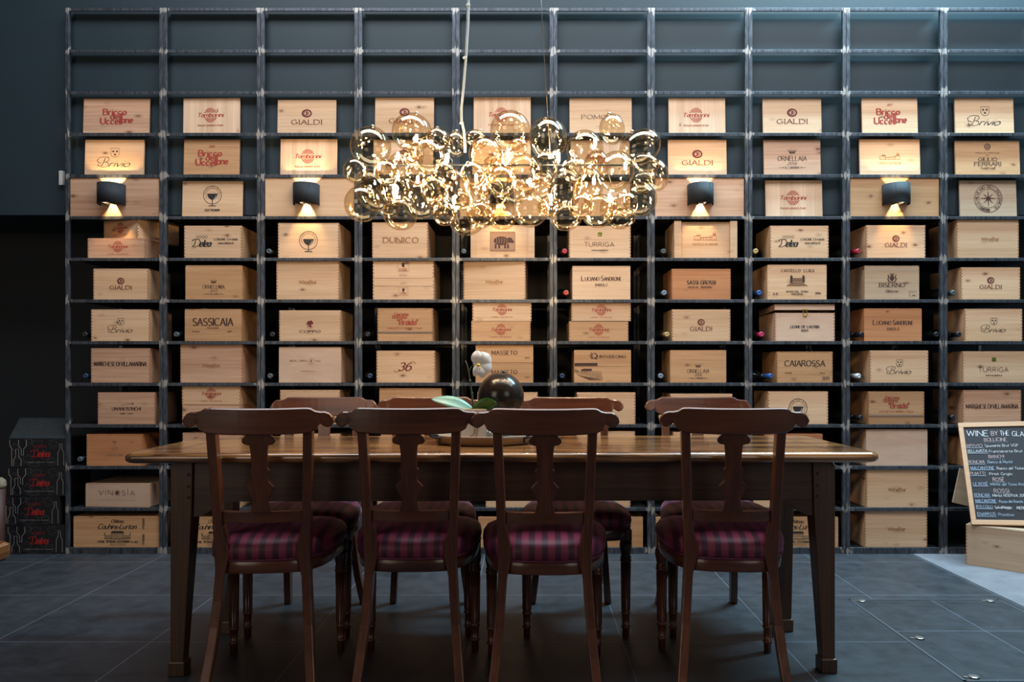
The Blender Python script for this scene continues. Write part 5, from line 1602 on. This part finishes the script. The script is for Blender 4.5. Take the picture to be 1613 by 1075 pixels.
mb = MB(); mb.lathe([(0, 0), (.025, 0), (.036, .008), (.040, .013), (.037, .012), (.024, .004), (0, .004)], (0, 0, 0), 28); mb.build('dish', M['iron'], dk)

# ------------------------------------------------------------------ cartons stacked on the left
def a_carton(a):
    q = lambda pts, c='cream', w=.55: a.stroke([((x - 239) / 4.133, (286 - y) / 4.133) for x, y in pts], w, c)
    for (x, y, s) in ((120, 345, 1), (190, 210, .9), (180, 330, 1), (350, 225, 1), (338, 345, .9), (95, 250, .8)):
        d = 11 * s; e = 30 * s
        p = [(-d, -e), (d, -e), (d, -d), (e, -d), (e, d), (d, d), (d, e), (-d, e), (-d, d), (-e, d), (-e, -d), (-d, -d)]
        th = .3
        p = [(x + u * math.cos(th) - v * math.sin(th), y + u * math.sin(th) + v * math.cos(th)) for u, v in p]
        p = [(min(418, max(62, u)), min(374, max(199, v))) for u, v in p]
        q(p + [p[0]], 'greyline', .5)
    for (x, y) in ((240, 225), (295, 300), (225, 370)):
        p = [(x - 35, y - 20), (x - 12, y - 12), (x, y - 28), (x + 12, y - 12), (x + 35, y - 20), (x + 30, y + 12), (x, y + 40), (x - 30, y + 12)]
        p = [(min(418, max(62, u)), min(374, max(199, v))) for u, v in p]
        q(p + [p[0]], 'greyline', .5)
    q([(63, 202), (63, 238), (76, 256), (76, 372)]); q([(121, 202), (121, 240), (138, 262), (138, 302), (153, 302), (153, 262), (172, 240), (172, 202)])
    q([(88, 372), (88, 332), (102, 310), (102, 262), (122, 262), (122, 310), (137, 332), (137, 372)]); q([(377, 368), (377, 285), (390, 262), (392, 226), (404, 226), (405, 262), (416, 285), (416, 368)], 'cream', .4)
    for i in range(4):
        x = 4.9 * (i - 1.5) + 5.5; a.stroke([(x - 2.2, 10.4), (x, 12.6), (x + 2.2, 10.4), (x, 8.2)], .5, 'redprint', closed=True)
    a.stroke([(-8, -5.5), (-5, -7.5), (1, -5), (3.2, 0), (1, 4.2), (-5, 4.6), (-10, 3), (-8, 1.2)], 1.4, 'redprint', .5); a.stroke([(-3.6, 4), (-4.4, -3.6), (-8, -7)], 1.2, 'redprint', .5)
    a.text('elea', 11.5, -1.5, 10, 17, 'script', 'redprint', bold=1.5); a.text('Vini Delea SA - CH-6616 Losone - www.delea.ch', 5.3, -14.6, 1.3, 45, 'sans', 'cream', bold=1.3)


def carton(px0, px1, z, h, lb, top=False):
    kk = F / (RF - .005); w_ = (px1 - px0) / kk
    o = empty('wine_carton', (((px0 + px1) / 2 - VX) / kk, RF - .005, z), 0, lb, 'carton', 'black printed cartons stacked left of the shelving')
    mb = MB(); mb.box((-w_ / 2, 0, 0), (w_ / 2, .26, h)); mb.box((-w_ / 2 + .001, .128, h), (w_ / 2 - .001, .130, h + .0006)); mb.build('carton_body', M['carton'], o, .002)
    a = Art(); a_carton(a); a.mesh('printed_artwork', o, -.0010, 0, h / 2, 1 / 280.)
    if top:
        mb = MB(); mb.loft([[(-w_ / 2, .001, h + .0008), (w_ / 2, .001, h + .0008), (w_ / 2, .004, h + .0008), (-w_ / 2, .004, h + .0008)], [(-w_ / 2 + .004, .086, h + .110), (w_ / 2 - .004, .086, h + .110), (w_ / 2 - .004, .089, h + .110), (-w_ / 2 + .004, .089, h + .110)]])
        mb.build('open_flap', M['cartonflap'], o)
        b = Art(); q = lambda pts: b.stroke([((x - 250) / 4.133, (137 - y) / 4.133) for x, y in pts], .5, 'greyline')
        for (x, y, s) in ((108, 155, 1), (310, 128, 1)):
            d = 11 * s; e = 34 * s; p = [(-d, -e), (d, -e), (d, -d), (e, -d), (e, d), (d, d), (d, e), (-d, e), (-d, d), (-e, d), (-e, -d), (-d, -d)]
            p = [(x + u * .97 + v * .2, y - u * .2 + v * .9) for u, v in p]; q(p + [p[0]])
        for (x, y) in ((210, 145), (400, 120), (255, 90)):
            p = [(x - 38, y - 22), (x - 12, y - 12), (x, y - 30), (x + 12, y - 12), (x + 38, y - 22), (x + 30, y + 14), (x, y + 40), (x - 30, y + 14)]
            p = [(min(418, u), max(86, min(190, v))) for u, v in p]; q(p + [p[0]])
        th = math.atan2(.085, .109)
        T = Matrix.Translation((0, .0425, h + .055)) @ Matrix.Rotation(-th, 4, 'X')
        b.mesh('flap_artwork', o, -.0015, 0, 0, 1 / 280., T)
    return o


CHh = .1625
carton(10, 101, 0.0, CHh, 'black carton with white bottle outlines, bottom of the stack')
carton(4, 94, CHh + .0009, CHh, 'black carton with torn red name, second from bottom')
carton(12, 101.5, 2 * (CHh + .0009), CHh, 'black carton with red name, third from bottom')
carton(14, 102, 3 * (CHh + .0009), CHh, 'black carton with raised open flap, top of the stack', True)

# ------------------------------------------------------------------ chalkboard and crate on the right
BLp = Vector((2.355, 4.0, .2205)); TLp = Vector((2.410, 4.225, .743))
U = Vector((.927, -.375, -.004)).normalized(); V = (TLp - BLp); Hh = V.length; V.normalize(); Nn = U.cross(V).normalized(); U = V.cross(Nn).normalized()
if U.x < 0: U = -U
bdr = bpy.data.objects.new('chalkboard', None); COL.objects.link(bdr); bdr.empty_display_size = .1
Mt = Matrix((U, -Nn, V)).transposed().to_4x4(); Mt.translation = BLp
bdr.matrix_world = Mt
tag(bdr, 'wood-framed chalkboard with handwritten wine list leaning on pale crate', 'chalkboard')
BW = .60; fw = .0265
M['boardframe'] = wood('beech_frame', (.60, .36, .22), (.50, .28, .16), freq=14, band=.2)
M['slate'] = plain('chalkboard_slate', (.018, .016, .021), .7, noise=.25, nscale=6)
mb = MB(); mb.box((0, 0, 0), (BW, .018, fw)); mb.box((0, 0, Hh - fw), (BW, .018, Hh)); mb.box((0, 0, fw), (fw * .9, .018, Hh - fw)); mb.box((BW - fw, 0, fw), (BW, .018, Hh - fw)); mb.build('frame', M['boardframe'], bdr, .002)
mb = MB(); mb.box((fw * .9, .006, fw), (BW - fw, .014, Hh - fw)); mb.build('slate_panel', M['slate'], bdr)
a = Art(); S = 1.0


def ct(t, x, y, h, w_, c='white', ul=None):
    # x, y in tracing units: y down from the top of the frame, x from its left edge
    yy = y - 38; xx = x - 72 - yy * .112
    xx *= .86; w_ *= .84
    a.text(t, xx, -yy, h, w_, 'chalk', c, jit=1, bold=.70)
    if ul: a.line(xx - w_ / 2 - 4, -(yy + ul), xx + w_ / 2 + 4, -(yy + ul) - 1, 3.0, 'chalkb')


ct('WINE', 258, 142, 54, 205, 'white'); ct('BY', 418, 145, 42, 62, 'chalkp'); ct('THE', 512, 148, 44, 84, 'white'); ct('GLASS', 668, 155, 46, 175, 'white')
for (t, x, y, w_, h) in (('BOLLICINE', 425, 208, 215, 32), ('BIANCHI', 427, 370, 145, 28), ('ROS\u00c9', 440, 588, 105, 34), ('ROSSI', 462, 692, 140, 34)):
    ct(t, x, y, h, w_, 'chalkp')
    yy = y - 38; xx = (x - 72 - yy * .112) * .86; w_ *= .84
    for i in range(9): a.rect(xx - w_ / 2 + i * w_ / 8, -(yy + 26), 6, 2.4, 'chalkb')
for (t, x, y, w_, ul, t2, x2, w2, c1_, c2_) in (
    ('BRIVIO', 228, 262, 150, 22, 'Spumante Brut VGP', 478, 315, 'chalkp', 'white'), ('BELLAVISTA', 254, 317, 185, 20, 'Franciacorta Brut', 515, 315, 'white', 'white'),
    ('RONCAIA', 243, 420, 150, 22, 'Bianco di Merlot', 460, 235, 'chalkp', 'chalkb'), ('MALCANTONE', 293, 480, 222, 18, 'Bianco del Ticino', 550, 250, 'chalkb', 'white'),
    ('PUIATTI', 250, 532, 138, 20, 'Pinot Grigio', 460, 212, 'chalkp', 'white'), ('LE ROS\u00c9', 272, 630, 136, 20, 'Merlot del Ticino Rose', 525, 330, 'chalkb', 'chalkb'),
    ('RONCAIA', 283, 733, 145, 20, 'Merlot RISERVA 2016', 530, 310, 'chalkb', 'white'), ('MALCANTONE', 315, 788, 190, 18, 'Rosso dei Ronchi', 542, 215, 'chalkb', 'chalkb'),
    ('IRTI COLLI', 300, 842, 150, 18, 'SelvaMaggio', 470, 155, 'chalkb', 'white'), ('ENARKOS', 318, 908, 168, 22, 'Primitivo', 494, 138, 'chalkb', 'chalkb')):
    ct(t, x, y, 27, w_, c1_, ul); ct(t2, x2, y + 4, 25, w2, c2_)
ct('MERLOT', 650, 850, 25, 120, 'white')
a.mesh('chalk_writing', bdr, .0052, 0, Hh, Hh / 967.)

cr = empty('wine_crate', (2.344, 4.034, 0), R(-42), 'large weathered pine crate on the pale floor under chalkboard', 'wine crate')
mb = MB(); w_, d_, h_, t_ = .50, .295, .214, .010
mb.box((0, 0, 0), (w_, t_, h_)); mb.box((0, d_ - t_, 0), (w_, d_, h_)); mb.box((0, t_, 0), (t_, d_ - t_, h_)); mb.box((w_ - t_, t_, 0), (w_, d_ - t_, h_))
mb.box((t_, t_, 0), (w_ - t_, d_ - t_, .008)); jb = MB(); joints(jb, w_, h_, 0, 1, side=1)
mb.add([(v[0] + w_ / 2, v[1], v[2]) for v in jb.v], jb.f, 1)
mb.build('crate_body', [M['grey'], M['endgrain']], cr, .001, 1)
mb = MB(); mb.box((.003, .012, h_ - .006), (w_ - .003, d_ - .003, h_ + .0015)); mb.build('lid', M['grey'], cr)
tl_ = empty('crate_lid', (0, 0, 0), 0, 'thin pine lid leaning askew behind the chalkboard, bottom right', 'crate lid')
kk = F / 4.235; pb = at(1500.7, 792, 4.235); tl_.location = pb; tl_.rotation_euler = (R(-2), R(13.3), 0)
mb = MB(); mb.box((0, 0, 0), (.27, .010, .198)); mb.box((.004, -.0004, .02), (.007, .001, .023), 1); mb.box((.004, -.0004, .15), (.007, .001, .153), 1); mb.build('board', [M['grey'], M['black']], tl_, .001)

# ------------------------------------------------------------------ small fittings and the corner of another table
th = empty('door_sensor', (at(99.5, 0, WU).x, WU, 0), 0, 'slim white sensor box on dark wall left of shelving', 'sensor')
z0, z1 = HC + (VY - 293) / (F / WU), HC + (VY - 270.5) / (F / WU)
M['plastic'] = plain('white_plastic', (.62, .58, .55), .5)
mb = MB(); mb.box((-.012, -.022, z0), (.010, 0, z1)); mb.build('casing', M['plastic'], th, .002)
mb = MB(); mb.box((-.004, -.0225, z0 + .010), (-.001, -.0218, z0 + .014)); mb.build('screw', M['black'], th)

sx1, sy1, sz = at(25.5, 0, 1.275).x, 1.275, .75
st = empty('side_table', (sx1 - .30, sy1 - .25, 0), 0, 'varnished wooden side table, only its corner at bottom left', 'side table')
mb = MB(); rings = []
for (ins, z) in ((.006, sz - .027), (.001, sz - .024), (0, sz - .014), (.001, sz - .004), (.006, sz)): rings.append([(x, y, z) for x, y in rrect(.30 - ins, .25 - ins, .02)])
mb.loft(rings); mb.build('tabletop', M['stool'], st)
mb = MB(); mb.lathe([(0, 0), (.18, 0), (.18, .015), (.03, .03), (.025, .4), (.03, .70), (.10, sz - .0275), (0, sz - .0275)], (0, 0, 0), 24); mb.build('pedestal', M['stool'], st)
M['postwood'] = plain('dark_red_lacquer', (.055, .015, .010), .6, noise=.3, nscale=20); M['postcap'] = plain('mottled_cream', (.24, .19, .13), .7, noise=.5, nscale=60)
ur = at(-3, 0, 4.12)
un = empty('wooden_post', (ur.x, 4.12, 0), 0, 'short red-brown round post with mottled cream top, at left edge', 'post')
zt_ = HC - (753 - VY) / (F / 4.12)
mb = MB(); mb.lathe([(.030, 0), (.034, .02), (.026, .05), (.030, .12), (.036, zt_ - .06), (0, zt_ - .055)], (0, 0, 0), 20); mb.build('shaft', M['postwood'], un)
mb = MB(); mb.lathe([(0, zt_ - .055), (.036, zt_ - .055), (.040, zt_ - .04), (.036, zt_ - .015), (.020, zt_), (0, zt_ + .002)], (0, 0, 0), 20); mb.build('cap', M['postcap'], un)
